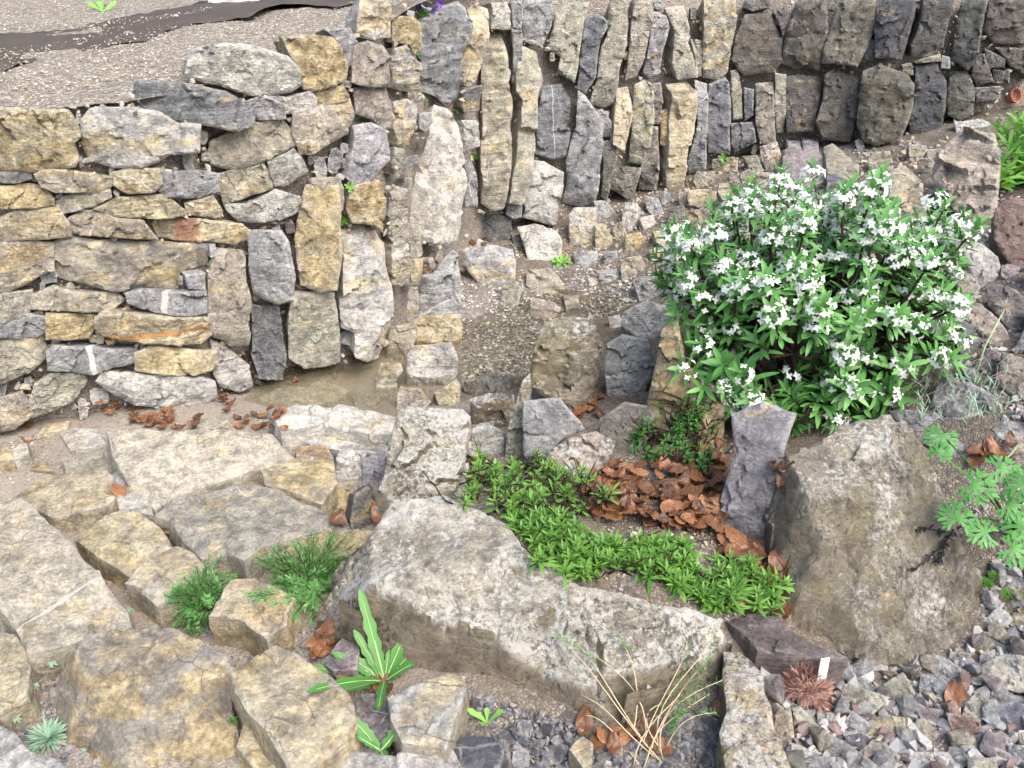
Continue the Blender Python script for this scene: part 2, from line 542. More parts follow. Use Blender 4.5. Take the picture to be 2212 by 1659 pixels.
class MB:
    """collects verts and faces for ONE mesh"""
    def __init__(s):
        s.v, s.f = [], []

    def add(s, vs, fs):
        b = len(s.v)
        s.v.extend([tuple(map(float, p)) for p in vs])
        s.f.extend([tuple(b + i for i in f) for f in fs])

    def tube(s, pts, r0, r1=None, n=5):
        r1 = r0 if r1 is None else r1
        pts = [Vector(p) for p in pts]
        rings = []
        for i, p in enumerate(pts):
            d = (pts[min(i + 1, len(pts) - 1)] - pts[max(i - 1, 0)]).normalized()
            a = d.orthogonal().normalized()
            b = d.cross(a)
            r = r0 + (r1 - r0) * i / max(1, len(pts) - 1)
            rings.append([p + (a * math.cos(k * 2 * math.pi / n) + b * math.sin(k * 2 * math.pi / n)) * r for k in range(n)])
        vs = [q for rg in rings for q in rg]
        fs = []
        for i in range(len(pts) - 1):
            for k in range(n):
                fs.append((i * n + k, i * n + (k + 1) % n, (i + 1) * n + (k + 1) % n, (i + 1) * n + k))
        fs.append(tuple(range(n - 1, -1, -1)))
        fs.append(tuple((len(pts) - 1) * n + k for k in range(n)))
        s.add(vs, fs)

    def leaf(s, base, d, up, length, width, curl=.3, fold=.25, prof=None, seg=5, wav=0.0):
        """a blade with a folded midrib; prof(t) gives half-width 0..1"""
        d, up = Vector(d).normalized(), Vector(up)
        side = d.cross(up)
        if side.length < 1e-4:
            side = d.orthogonal()
        side.normalize()
        nrm = side.cross(d).normalized()
        vs, p, dd = [], Vector(base), d.copy()
        for i in range(seg + 1):
            t = i / seg
            w = (prof(t) if prof else math.sin(math.pi * min(1, t * .93 + .04)) ** .8) * width * .5
            nn = side.cross(dd).normalized()
            wl = wav * (1 if i % 2 else -1) * width
            vs += [p + side * w + nn * (w * fold + wl), p.copy(), p - side * w + nn * (w * fold - wl)]
            dd = (dd - nrm * curl / seg).normalized()
            p = p + dd * (length / seg)
        fs = []
        for i in range(seg):
            a = i * 3
            fs += [(a, a + 1, a + 4, a + 3), (a + 1, a + 2, a + 5, a + 4)]
        s.add(vs, fs)
        return p

    def build(s, name, mat, parent=None, origin=None, smooth=True, sharp=None):
        vs = np.array(s.v) if s.v else np.zeros((0, 3))
        if origin is not None and len(vs):
            vs = vs - np.asarray(origin)
        o = mesh_obj(name, vs, s.f, mat, parent, smooth, sharp)
        if origin is not None and parent is None:
            o.location = tuple(map(float, origin))
        return o


def inside(P, poly):
    P = np.atleast_2d(P)
    c = np.zeros(len(P), bool)
    n = len(poly)
    for i in range(n):
        a, b = poly[i], poly[i - 1]
        cond = (a[1] > P[:, 1]) != (b[1] > P[:, 1])
        xs = (b[0] - a[0]) * (P[:, 1] - a[1]) / ((b[1] - a[1]) or 1e-12) + a[0]
        c ^= cond & (P[:, 0] < xs)
    return c


def edge_dist(P, loop):
    best = np.full(len(P), 1e9)
    n = len(loop)
    for i in range(n):
        a, b = loop[i], loop[(i + 1) % n]
        ab = b - a
        L2 = ab @ ab or 1e-12
        t = np.clip(((P - a) @ ab) / L2, 0, 1)
        best = np.minimum(best, np.linalg.norm(P - (a + t[:, None] * ab), axis=1))
    return best


def resample(poly, s):
    out = []
    n = len(poly)
    for i in range(n):
        a, b = np.array(poly[i]), np.array(poly[(i + 1) % n])
        k = max(1, int(round(np.linalg.norm(b - a) / s)))
        for j in range(k):
            out.append(a + (b - a) * j / k)
    return np.array(out)


def fbm(x, y, z, o=5):
    return noise.fractal(Vector((x, y, z)), .8, 2.1, o)


def rock_mesh(poly, frame, thick, r, kind, zfun=None, rough=1.0, back=.72, spacing=None, expand=.008):
    """stone from an outline in its own plane: chipped face, rounded rim, tapering sides, closed back.
    frame = (origin, ex, ey, n); kind 'face' (standing) or 'top' (lying)"""
    poly = np.array(poly, float)
    area = abs(np.sum(poly[:, 0] * np.roll(poly[:, 1], -1) - poly[:, 1] * np.roll(poly[:, 0], -1)) / 2)
    if np.sum(poly[:, 0] * np.roll(poly[:, 1], -1) - poly[:, 1] * np.roll(poly[:, 0], -1)) < 0:
        poly = poly[::-1]
    L = math.sqrt(max(area, 1e-6))
    s = spacing or min(max(L / 24, .0035), .0125)
    cen = poly.mean(0)
    poly = cen + (poly - cen) * (1 + expand / max(L, .04))      # joints are tight
    loop = resample(poly, s)
    # round the corners a little and roughen the outline
    for _ in range(0):
        loop = loop * .5 + (np.roll(loop, 1, 0) + np.roll(loop, -1, 0)) * .25
    sd = r.uniform(0, 100)
    nrm2 = np.roll(loop, -1, 0) - np.roll(loop, 1, 0)
    nrm2 = np.stack([nrm2[:, 1], -nrm2[:, 0]], 1)
    nrm2 /= np.maximum(np.linalg.norm(nrm2, axis=1, keepdims=True), 1e-9)
    wob = np.array([fbm(p[0] / L * 2.2 + sd, p[1] / L * 2.2, sd) for p in loop]) * .018 * min(L, .22) * rough
    loop = loop + nrm2 * wob[:, None]
    mn, mx = loop.min(0), loop.max(0)
    gx = np.arange(mn[0], mx[0], s)
    gy = np.arange(mn[1], mx[1], s * .88)
    X, Y = np.meshgrid(gx, gy)
    X[1::2] += s / 2
    Pn = np.stack([X.ravel(), Y.ravel()], 1)
    rs = np.random.RandomState(r.randrange(10 ** 6))
    Pn = Pn + rs.uniform(-.28, .28, Pn.shape) * s
    Pn = Pn[inside(Pn, loop)]
    if len(Pn):
        Pn = Pn[edge_dist(Pn, loop) > .55 * s]
    allp = [Vector(p) for p in loop] + [Vector(p) for p in Pn]
    nl = len(loop)
    ed = [(i, (i + 1) % nl) for i in range(nl)]
    ov, oe, of, *_ = geometry.delaunay_2d_cdt(allp, ed, [], 1, 1e-7)
    V2 = np.array([tuple(p) for p in ov])
    if len(V2) != len(allp):       # self-crossing outline: keep the hull of what came back
        pass
    d = edge_dist(V2, loop)
    Q = V2 - cen
    h = np.zeros(len(V2))
    if zfun is None:
        angs = [r.uniform(0, 6.283) for _ in range(5)]
        spec = [(a, r.uniform(.10, .55), r.uniform(.15, .6)) for a in angs]
        if kind == 'face':
            spec.append((math.pi / 2 + r.uniform(-.3, .3), r.uniform(.4, .8), r.uniform(.12, .4)))
            spec.append((-math.pi / 2 + r.uniform(-.4, .4), r.uniform(.3, .7), r.uniform(.05, .2)))
        else:
            spec = [(a, sl * (.38 if L < .25 else .22), w) for a, sl, w in spec]
        for a, sl, w in spec:
            dr = np.array([math.cos(a), math.sin(a)])
            pr = Q @ dr
            ext = pr.max()
            h = np.minimum(h, sl * ((1 - w) * ext - pr))
        tl = np.array([r.uniform(-.12, .12), r.uniform(-.12, .12)]) * (1 if kind == 'face' else .4)
        h += Q @ tl
    # chipped flakes: cells, each with its own height and tilt, two sizes
    amp = (1.0 if kind == 'face' else .7 if zfun is not None else .5) * rough
    A = min(L, .2)
    for cs, aa in ((.40 * A / L, .024), (.17 * A / L, .011)):
        ns = min(900, max(4, int(area / (cs * L) ** 2 * 1.6)))
        seeds = np.stack([rs.uniform(mn[0], mx[0], ns), rs.uniform(mn[1], mx[1], ns)], 1)
        warp = np.array([[fbm(p[0] / L * 5 + sd, p[1] / L * 5, 3.1, 3), fbm(p[0] / L * 5, p[1] / L * 5 + sd, 7.7, 3)] for p in V2]) * .07 * A
        dd = np.linalg.norm((V2 + warp)[:, None, :] - seeds[None], axis=2)
        k = dd.argmin(1)
        off = rs.uniform(-1, 1, ns) * aa * A * amp
        tlt = rs.uniform(-1, 1, (ns, 2)) * .20 * amp
        h += off[k] + np.sum((V2 - seeds[k]) * tlt[k], axis=1)
    h += np.array([fbm(p[0] / L * 3.2 + sd, p[1] / L * 3.2, sd * .5, 6) for p in V2]) * .012 * A * amp
    rr = (.04 if kind == 'face' else .035) * A
    q = np.clip(d / rr, 0, 1)
    h -= rr * .9 * (1 - np.sqrt(np.maximum(0, 1 - (1 - q) ** 2)))
    h = np.maximum(h, -thick * .75)
    O, ex, ey, n = [np.asarray(a, float) for a in frame]
    if zfun is not None:
        zb = zfun(V2)
    else:
        zb = np.zeros(len(V2))
    verts = O + V2[:, :1] * ex + V2[:, 1:2] * ey + (h + zb)[:, None] * n
    verts = list(verts)
    faces = [tuple(f) for f in of]
    # rim as an ordered loop -> side rings -> back cap
    cnt = {}
    for f in faces:
        for i in range(len(f)):
            cnt[(f[i], f[(i + 1) % len(f)])] = 1
    nxt = {a: b for (a, b) in cnt if (b, a) not in cnt}
    if nxt:
        start = next(iter(nxt))
        ring, cur = [start], nxt[start]
        while cur != start and len(ring) < 5000 and cur in nxt:
            ring.append(cur)
            cur = nxt[cur]
        prev = ring
        levels = 4 if kind == 'face' else 5
        for li in range(1, levels + 1):
            f = li / levels
            sc = 1 + (back - 1) * f
            new = []
            for i, idx in enumerate(ring):
                p2 = V2[idx]
                nz = fbm(p2[0] / L * 3 + sd, p2[1] / L * 3, f * thick / L * 3 + 5, 5) * .05 * A * rough * min(1, f * 3)
                c2 = cen + (p2 - cen) * (sc + nz / max(L * .5, 1e-6))
                hh = h[idx] * (1 - f) - thick * f + zb[idx] * (1 - f)
                if kind == 'top' and zfun is not None:
                    hh = (h[idx] + zb[idx]) * (1 - f) - thick * f
                verts.append(O + c2[0] * ex + c2[1] * ey + hh * n)
                new.append(len(verts) - 1)
            m = len(ring)
            for i in range(m):
                j = (i + 1) % m
                faces.append((prev[j], prev[i], new[i], new[j]))
            prev = new
        verts.append(np.mean([verts[i] for i in prev], axis=0))
        c = len(verts) - 1
        m = len(prev)
        for i in range(m):
            faces.append((prev[(i + 1) % m], prev[i], c))
    return np.array(verts), faces


def tin(cps, nb, nch):
    """piecewise-linear height through control points: gives flat facets with ridges between them"""
    P = np.array([c[:2] for c in cps])
    Z = np.array([c[2] for c in cps])
    ed = [(i, (i + 1) % nb) for i in range(nb)] + [(nb + i, nb + i + 1) for i in range(nch - 1)]
    res = geometry.delaunay_2d_cdt([Vector(p) for p in P], ed, [], 0, 1e-9)
    tv = np.array([tuple(p) for p in res[0]])
    tz = np.array([Z[o[0]] if o else 0 for o in res[3]])
    for i, o in enumerate(res[3]):
        if not o:                                   # two outline edges crossed: take the nearest height
            tz[i] = Z[np.linalg.norm(P - tv[i], axis=1).argmin()]
    tris = res[2]

    def f(Q):
        out = np.full(len(Q), np.nan)
        for t in tris:
            a, b, c = tv[t[0]], tv[t[1]], tv[t[2]]
            det = (b[1] - c[1]) * (a[0] - c[0]) + (c[0] - b[0]) * (a[1] - c[1])
            if abs(det) < 1e-12:
                continue
            l1 = ((b[1] - c[1]) * (Q[:, 0] - c[0]) + (c[0] - b[0]) * (Q[:, 1] - c[1])) / det
            l2 = ((c[1] - a[1]) * (Q[:, 0] - c[0]) + (a[0] - c[0]) * (Q[:, 1] - c[1])) / det
            l3 = 1 - l1 - l2
            k = (l1 > -1e-6) & (l2 > -1e-6) & (l3 > -1e-6)
            out[k] = l1[k] * tz[t[0]] + l2[k] * tz[t[1]] + l3[k] * tz[t[2]]
        bad = np.isnan(out)
        if bad.any():
            dd = np.linalg.norm(Q[bad][:, None] - tv[None], axis=2)
            out[bad] = tz[dd.argmin(1)]
        return out
    return f


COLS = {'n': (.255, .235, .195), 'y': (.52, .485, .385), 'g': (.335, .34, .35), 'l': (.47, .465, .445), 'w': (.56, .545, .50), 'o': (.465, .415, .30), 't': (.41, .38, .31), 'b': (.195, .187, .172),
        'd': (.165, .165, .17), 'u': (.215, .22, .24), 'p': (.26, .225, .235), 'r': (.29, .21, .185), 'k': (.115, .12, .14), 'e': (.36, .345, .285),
        'i': (.41, .365, .32)}

# ------------------------------------------------------------------ the stones, traced: tile, kind (W in the wall, S standing, G lying, B faceted boulder), colour+ochre
STONES = r"""
# wall_stone|wall stone|stones of the coursed dry stone wall|M_ROCK
A W o6 th=.2|wide ochre brown capstone at the left end of the wall top|-90,770 250,770 480,780 545,870 560,970 510,1010 550,1130 530,1180 240,1210 -90,1205
A W l5 th=.2|large pale grey capstone with a brown hollow in its right side|580,850 640,780 900,770 1120,800 1260,880 1400,890 1390,1080 1200,1090 1000,1180 800,1185 640,1140 590,1050 575,930
A W u4 th=.2 p=.03|long tan and blue grey slab tilting down to the right on the wall top|1040,570 1110,575 1400,600 1600,650 1800,770 1780,860 1650,920 1480,890 1230,840 1000,770 985,700 1010,640
A W w1 th=.2|rough whitish grey boulder lying on the wall top beside the ochre block|1420,350 1600,310 1800,330 2000,400 2090,500 2110,600 2050,650 1850,690 1700,650 1560,600 1390,560 1330,540 1350,430
A W g1|small grey wedge stone under the rough whitish boulder on the wall top|1740,720 1850,680 1990,690 2000,830 1830,840 1780,790
A W w3|small pale stone under the ochre block and the whitish boulder on the wall top|2000,700 2190,650 2230,700 2220,770 2010,800
B W o8 th=.18|square ochre block at the right end of the wall top|-195,270 0,255 150,270 210,350 235,470 225,550 150,600 0,635 -60,620 -100,500
B W g1|small grey stone tucked behind the square ochre wall top block|100,220 260,210 300,300 270,440 235,470 215,350 150,270
A W t5 th=.16|tan and grey wedge stone beneath the low end of the tilting slab|1500,1000 1700,900 1990,840 2060,930 2090,1040 1900,1120 1650,1200 1500,1160 1480,1080
B W t6|tan block under the orange strip stone at the wall's right end|-130,790 280,715 290,830 250,950 130,1010 0,1075 -80,1090 -130,950
B W o9|thin orange stone below the square ochre wall top block|20,650 200,610 245,680 240,710 40,750 -20,710
A W d1|small flat dark grey stone under the far left capstone|-60,1230 190,1215 200,1260 130,1285 -60,1285
A W t6|long flat tan stone with orange stains under the pale capstone's left end|260,1235 320,1205 500,1210 770,1250 790,1310 700,1355 400,1350 310,1320
A W o5|short ochre stone under the middle of the pale grey capstone|810,1230 900,1200 1110,1200 1130,1300 1080,1350 900,1360 820,1310
A W g2|grey oblong stone under the gap right of the pale capstone|1140,1220 1400,1205 1540,1230 1550,1350 1400,1395 1200,1390 1120,1330
A W t5|blocky tan stone below the tan and grey wedge in the wall|1560,1230 1850,1160 1920,1240 1910,1330 1700,1400 1590,1425 1560,1340
A W l3|upright pale stone right of the blocky tan stone in the wall|1900,1150 2080,1065 2130,1120 2170,1210 2050,1290 1950,1310 1920,1240
A W o9|bright yellow ochre stone at the left edge of the photo in the wall|-60,1330 200,1305 300,1320 370,1400 370,1450 250,1465 -60,1470
A W e3|narrow greenish grey stone right of the bright yellow ochre stone|400,1430 470,1385 750,1350 760,1400 640,1460 450,1500 400,1470
A W o5|long low tan stone with rust spots and tapering ends in mid wall|690,1470 860,1400 1150,1380 1280,1480 1300,1530 1100,1540 800,1520
A W o4|small ochre pink stone above the right end of the red stained stone|1320,1440 1500,1390 1560,1490 1540,1530 1400,1525 1330,1500
A W l4 p=.03|pale leaf shaped stone jutting from the wall left of the ochre pillar|1600,1440 1750,1440 1950,1350 2100,1390 2130,1480 2000,1540 1850,1570 1700,1560 1620,1490
D W o5|ochre block with a pale top below the bright yellow stone|0,110 120,55 400,30 470,130 490,230 350,240 50,265 10,180
D W e6|pale green grey stone with an ochre patch above the longest wall stone|500,110 600,60 720,60 800,100 990,115 1090,240 900,235 500,215 490,160
D W o5 m=M_STAIN|flat ochre stone with a dark red stain on its face|1110,150 1160,110 1400,115 1700,150 1745,190 1730,260 1650,290 1500,270 1300,260 1150,240
D W t6|rounded tan stone at the left edge beside the longest wall stone|-60,290 250,275 370,290 370,470 280,500 200,560 60,615 -60,640
D W e5 th=.2|longest and largest grey tan stone in the middle of the wall|370,310 480,250 700,270 1100,275 1350,280 1470,300 1465,460 1260,500 1255,610 1150,620 1000,600 800,620 650,590 420,530 370,430
D W t4|ragged tan stone under the left end of the longest wall stone|240,650 380,590 500,620 800,640 860,690 760,760 500,755 240,745
D W e3|grey tan stone at the left edge left of the ragged tan stone|-60,650 220,620 230,720 200,780 60,830 -60,855
D W g3 m=M_BAND|grey oblong stone with a white band left of the brown upright block|900,640 1000,615 1200,630 1440,625 1445,780 1300,795 1060,750 920,700
D W g2|smooth grey stone at the left edge beside the small ochre brick stone|-60,830 200,780 320,800 330,900 230,945 -60,940
D W o8|small ochre brick shaped stone low in the wall|340,780 660,790 670,870 620,950 340,950
D W o5 m=M_STREAK p=.03|long ochre stone with an orange streak low in the wall|690,810 760,760 1100,790 1460,830 1475,960 1400,1015 1250,1000 1000,980 760,945 690,880
D W e5|brown grey stone at the left edge left of the white striped stone|-60,1000 150,950 300,955 340,1080 200,1190 -60,1290
D W g1 m=M_STRIPE|grey stone with one bold white vertical stripe low in the wall|350,1050 400,1010 700,1020 950,1030 945,1120 800,1150 660,1200 360,1185
D W o6|orange brown stone right of the white striped stone low in the wall|970,1060 1100,1010 1400,1040 1530,1050 1535,1140 1480,1180 1280,1215 980,1180
D W l4 p=.04|long pale footing stone with a tan left end above the dead leaves|690,1260 740,1200 950,1210 1400,1240 1500,1260 1510,1370 1360,1465 1150,1445 950,1420 820,1350
D W e2|grey footing stone below the white striped stone, half under sandy soil|250,1280 360,1210 580,1210 600,1270 500,1400 400,1460 240,1510 220,1400
D W t5|tan footing stone at the left edge at the foot of the wall|-60,1400 150,1340 200,1420 220,1500 100,1590 -60,1620
D W g0|little grey pebble wedged above the brown upright block|1480,290 1520,290 1525,365 1490,370
D W g1|small grey stone in the dark hole right of the longest wall stone|1320,510 1440,500 1440,600 1340,590
# upright_stone|upright stone|upright stones at the end of the dry wall|M_ROCK
D W t4 th=.16 p=.04|tan upright block with a darker undercut base next to the coursed wall|1540,320 1740,350 1745,560 1770,700 1760,1000 1640,1015 1580,970 1490,940 1460,740 1480,500
D W g3 th=.16 p=.04|grey upright block with ochre edge left of the ochre pillar|1745,190 1990,190 2040,270 2085,500 2070,680 1960,720 1870,690 1790,640 1760,480
D W d1 th=.14|dark grey upright block standing in the pond corner under the grey block|1785,720 1970,730 1995,860 2020,1060 2000,1240 1830,1230 1780,1080
E W e3 th=.16 p=.04|pale grey block with a craggy face at the pond under the ochre pillar|-172,640 20,620 160,640 175,830 195,1000 200,1130 60,1170 -60,1165 -165,1100 -180,900
D W l3 th=.14|pale broken stone at the pond's left corner below the tan upright|1490,960 1600,1010 1760,1140 1790,1290 1680,1330 1560,1300 1510,1200
U W o7 th=.18 p=.06|yellow ochre pillar with a brown undercut face above the pond|660,400 700,393 736,402 737,560 727,625 690,632 650,615 636,510 650,440
B W o7 th=.14|orange rust coloured stone with a grey right edge beside the small green rosette|260,1320 440,1260 510,1290 520,1500 500,1640 440,1590 300,1570 255,1480
B W t3|narrow tan stone behind the top of the yellow ochre pillar|0,1260 190,1250 215,1330 210,1480 180,1500 140,1400 0,1300
B W w6 th=.14|yellowish white block at the top beside the terrace gravel|345,0 520,-10 570,70 545,260 430,280 310,250 310,130
B W o8 th=.14|golden ochre block at the top left of the large blue grey stone|570,115 720,120 770,160 760,330 710,390 680,320 560,300
B W i3 th=.14|pinkish tan block directly under the yellowish white block|290,310 400,285 500,320 550,400 550,610 400,615 280,580 280,470
B W l5|pale notched stone under the golden ochre block|570,350 660,320 690,390 750,450 755,640 640,640 575,620
B W i3 th=.14|pinkish tan block with a pointed lower right corner|300,625 530,615 560,760 565,900 480,910 420,840 310,800
B W w6|cream coloured stone tapering downward left of the tall pointed slab|575,720 690,700 740,740 740,900 690,960 690,1030 610,1020 580,900
B W u2 th=.16 p=.04|largest blue grey stone near the top with the purple flowers above|780,160 900,60 1080,10 1115,60 1100,250 1040,380 1060,500 1050,680 960,770 880,680 770,640 770,400
B W o5|tall narrow ochre stone right of the largest blue grey stone|1120,60 1180,15 1250,60 1240,260 1190,420 1150,560 1100,610 1060,590 1055,430 1090,350
B W w1|small white block on the top end of the tallest grey pillar|1260,20 1370,15 1395,100 1390,210 1260,200
B W e3 th=.16 p=.05|tallest grey tan pillar, one long unbroken column in the rock face|1270,220 1390,220 1410,500 1390,580 1420,700 1400,850 1400,1060 1380,1200 1340,1470 1250,1480 1180,1430 1170,1200 1190,900 1200,550 1230,320
B W b3|small brown block between the blue grey stone and the tallest pillar|1060,630 1190,600 1185,780 1080,790 1050,740
B W w4 th=.18 p=.06|big pale slab with a pointed top and overhanging dark foot|890,740 960,770 1045,890 1050,1050 1075,1250 1060,1500 1055,1700 1020,1770 900,1720 720,1690 695,1600 710,1480 740,1260 790,1000 830,860
B W l1|little pale block left of the tallest pillar's middle|1070,850 1170,850 1170,1030 1080,1060
B W g2|slim grey stone between the pointed slab and the tallest pillar's foot|1085,1130 1140,1130 1155,1300 1150,1460 1070,1460 1075,1300
B W g1|small grey stone left of the tip of the pointed slab|750,800 840,790 840,860 790,930 750,900
B W g1 th=.15|broad smooth blue grey stone above the orange rust coloured stone|280,890 420,870 540,930 550,1130 480,1200 400,1290 290,1300 250,1250 260,1110 290,1000
B W e1|slim grey stone between the broad blue grey stone and the pointed slab|570,1040 660,1060 660,1240 580,1240 565,1130
B W e3|narrow upright grey stone right of the orange rust coloured stone|550,1360 600,1320 665,1340 670,1500 680,1680 640,1710 545,1700 530,1530
B W e4 th=.14 p=.04|second tall pillar, tan grey and slightly leaning, right of the tallest|1500,310 1620,350 1640,560 1590,700 1570,900 1560,1050 1520,1290 1480,1440 1370,1430 1390,1280 1430,1080 1460,850 1480,700 1440,640 1460,450
B W g2|thin grey stone squeezed between the two tall pillars near their tops|1400,200 1470,220 1470,400 1440,600 1400,580 1410,400
B W u0 m=M_VEIN th=.13 p=.03|dark grey rounded slab with a fine white vein down its middle|1640,600 1760,590 1830,700 1800,1000 1780,1100 1680,1120 1560,1080 1570,1000 1590,760
B W l1 th=.15 p=.05|light grey block at the foot of the face under the veined slab|1560,1130 1640,1140 1775,1220 1770,1300 1740,1450 1730,1600 1640,1580 1480,1530 1490,1420 1530,1270
B W g1|small grey stone under the foot of the second tall pillar|1370,1440 1470,1430 1465,1530 1400,1540 1360,1510
B W g3 th=.15 p=.03|broad grey tan upright with a sloping shoulder right of the veined slab|1870,640 1920,680 2000,800 2040,880 2040,1050 2010,1280 1990,1440 1900,1470 1760,1440 1790,1280 1780,1130 1850,900
B W g2 th=.15|grey upright at the top edge above the second tall pillar|1490,-10 1690,-10 1690,130 1650,260 1620,330 1500,290 1480,150
B W e2 th=.15|wide grey upright with a dark shaded left side at the top edge|1700,60 1800,10 1940,10 1920,100 1890,260 1870,430 1840,580 1720,510 1740,400 1640,330 1690,200
B W u0 th=.14 p=.04|dark blue grey stone with a bright slanted head|1910,130 1990,100 2070,150 2070,200 2020,280 1990,540 1920,650 1860,620 1880,400
B W e3 th=.16 p=.04|long grey tan upright from the top edge right of the slanted head stone|2090,-10 2212,-10 2212,300 2160,500 2130,720 2060,750 1950,720 2000,560 2030,330 2070,250
B W g1|thin grey stone at the top edge right of the small white block|1400,10 1480,0 1470,200 1410,190
B W o4|knobbly olive tan stone with a pitted lower end in the rock face|2150,620 2230,610 2250,800 2200,1060 2110,1020 2130,800
B W b2|narrow brown grey upright below the little grey stones in the face|2040,1000 2100,990 2150,1080 2100,1250 2070,1420 2030,1380 2040,1200
B W g2|small grey stone left of the knobbly olive tan stone|2000,780 2040,770 2100,860 2110,960 2050,960
# upright_stone|upright stone|upright stones of the right hand rock face|M_ROCK
C W e3|narrow tan grey upright at the top edge with a kink in it|40,-8 150,-8 150,80 120,220 100,330 60,420 0,440 20,200
C W g4|grey upright with an ochre flank right of the kinked upright|150,60 215,90 235,160 200,280 185,400 130,430 100,400 130,200
C W e2 th=.14|grey upright with a small tan top in the upper tier|230,40 350,20 355,200 340,240 385,350 380,430 280,440 250,350 270,180
C W e2|slim grey wedge between two uprights of the upper tier|360,220 415,230 425,420 385,420 380,330
C W e6 th=.16 p=.04|tall olive and tan column reaching the top edge of the photo|430,-8 620,-8 610,150 590,280 570,400 540,440 430,430 420,250
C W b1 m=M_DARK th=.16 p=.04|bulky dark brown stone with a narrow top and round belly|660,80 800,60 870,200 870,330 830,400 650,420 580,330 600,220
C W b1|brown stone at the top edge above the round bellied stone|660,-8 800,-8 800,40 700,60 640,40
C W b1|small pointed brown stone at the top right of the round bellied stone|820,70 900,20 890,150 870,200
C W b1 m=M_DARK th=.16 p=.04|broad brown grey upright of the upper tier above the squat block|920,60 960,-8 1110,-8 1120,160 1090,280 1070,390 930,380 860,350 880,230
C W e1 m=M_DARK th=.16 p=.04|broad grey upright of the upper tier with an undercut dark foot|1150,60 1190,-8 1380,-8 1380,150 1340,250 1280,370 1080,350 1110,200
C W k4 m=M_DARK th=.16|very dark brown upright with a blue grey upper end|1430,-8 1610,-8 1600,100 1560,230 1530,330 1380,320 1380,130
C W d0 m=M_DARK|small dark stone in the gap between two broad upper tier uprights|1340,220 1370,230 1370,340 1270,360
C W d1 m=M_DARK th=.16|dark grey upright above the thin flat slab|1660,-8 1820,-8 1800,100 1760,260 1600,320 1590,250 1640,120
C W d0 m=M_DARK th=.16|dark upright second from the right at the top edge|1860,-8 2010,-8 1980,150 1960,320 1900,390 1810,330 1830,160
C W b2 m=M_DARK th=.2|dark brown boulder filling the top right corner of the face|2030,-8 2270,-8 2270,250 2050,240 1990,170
C W e5 th=.14 p=.03|tan upright with a crooked left edge at the left of the lower tier|40,470 100,440 150,480 150,650 130,800 100,920 10,900 30,600
C W b4|small brown stone between the crooked tan upright and the bold olive one|150,470 190,465 200,560 180,690 150,690
C W o3 th=.16 p=.06|bold olive tan upright standing proud of the lower tier|250,470 370,460 415,520 390,700 340,880 320,1060 230,1070 215,950 240,700 260,560
C W g1|grey upright directly right of the bold olive tan upright|380,450 450,470 450,650 440,780 445,940 350,970 340,900 390,700
C W u1 th=.14 p=.03|smooth blue grey upright with rippled layers in the lower tier|460,470 560,430 580,500 570,700 580,860 460,850 440,700
C W e2|thin pale strip of stone standing on the dark cube block|590,400 630,390 640,550 645,660 590,665 580,500
C W u0|small bluish stone right of the thin pale strip|650,490 705,500 700,640 655,670
C W e3 th=.14 p=.03|flat faced tan grey upright right of the dark cube block|715,470 815,455 820,620 830,800 740,800 715,690
C W e1|slim grey upright left of the squat brown block|825,410 885,420 885,600 880,740 840,740 820,600
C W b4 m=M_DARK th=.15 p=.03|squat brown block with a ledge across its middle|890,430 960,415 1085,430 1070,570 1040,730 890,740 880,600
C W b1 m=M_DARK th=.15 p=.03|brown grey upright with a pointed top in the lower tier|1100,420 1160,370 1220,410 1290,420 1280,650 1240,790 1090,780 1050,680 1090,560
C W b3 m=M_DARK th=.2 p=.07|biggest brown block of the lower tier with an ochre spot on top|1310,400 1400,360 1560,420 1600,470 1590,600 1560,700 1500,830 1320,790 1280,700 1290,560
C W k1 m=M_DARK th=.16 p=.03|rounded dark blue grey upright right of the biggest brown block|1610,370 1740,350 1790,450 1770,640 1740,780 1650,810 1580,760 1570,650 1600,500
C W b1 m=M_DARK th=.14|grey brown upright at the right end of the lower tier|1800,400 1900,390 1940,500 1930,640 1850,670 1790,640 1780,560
C W d1 p=.05|dark cube shaped block at the foot of the lower tier|580,690 700,680 720,790 600,850 580,800
C W o9|thin orange ochre splinter left of the bold olive tan upright|185,620 230,610 235,760 210,820 185,800
C W b3 p=.03|brown grey upright left of the bold olive upright's foot|110,710 170,710 180,950 160,1060 60,1060 70,950 100,850
C W b3|dark brown stone under the crooked tan upright at the face's foot|0,930 80,940 40,1090 0,1110 -90,1050 -80,950
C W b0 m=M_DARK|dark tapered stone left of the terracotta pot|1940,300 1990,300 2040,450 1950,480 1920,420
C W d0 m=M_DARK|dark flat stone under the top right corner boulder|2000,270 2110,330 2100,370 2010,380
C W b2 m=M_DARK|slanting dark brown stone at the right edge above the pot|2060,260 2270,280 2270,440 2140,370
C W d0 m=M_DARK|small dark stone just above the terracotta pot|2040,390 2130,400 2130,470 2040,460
C W b0|grey brown stone left of and below the terracotta pot|1940,490 2080,480 2080,550 1950,570
C W e2 th=.1|thin pale flat slab bridging two dark uprights|1610,340 1740,300 1750,340 1620,350
C W g0|small grey stone right of the thin bridging slab|1760,310 1800,320 1800,380 1750,380
# boulder|boulder|boulders among the plants on the right|M_ROCK
C S i2 lean=35 th=.2 r=1.3|tall pinkish grey boulder leaning at the top right beside green leaves|1750,830 1850,720 2040,740 2080,850 2060,1100 2040,1250 1900,1260 1800,1120 1700,990
C S l1 lean=50|low pale stone behind the top of the pinkish grey boulder|1830,680 1960,660 2070,690 2040,730 1850,730
# rubble_stone|rubble stone|larger stones on the rubble slope|M_ROCK
C G p2 h=.05|flat purple grey slab at the top of the rubble slope above the shrub|870,840 930,820 1090,860 1100,1000 1000,1020 880,990
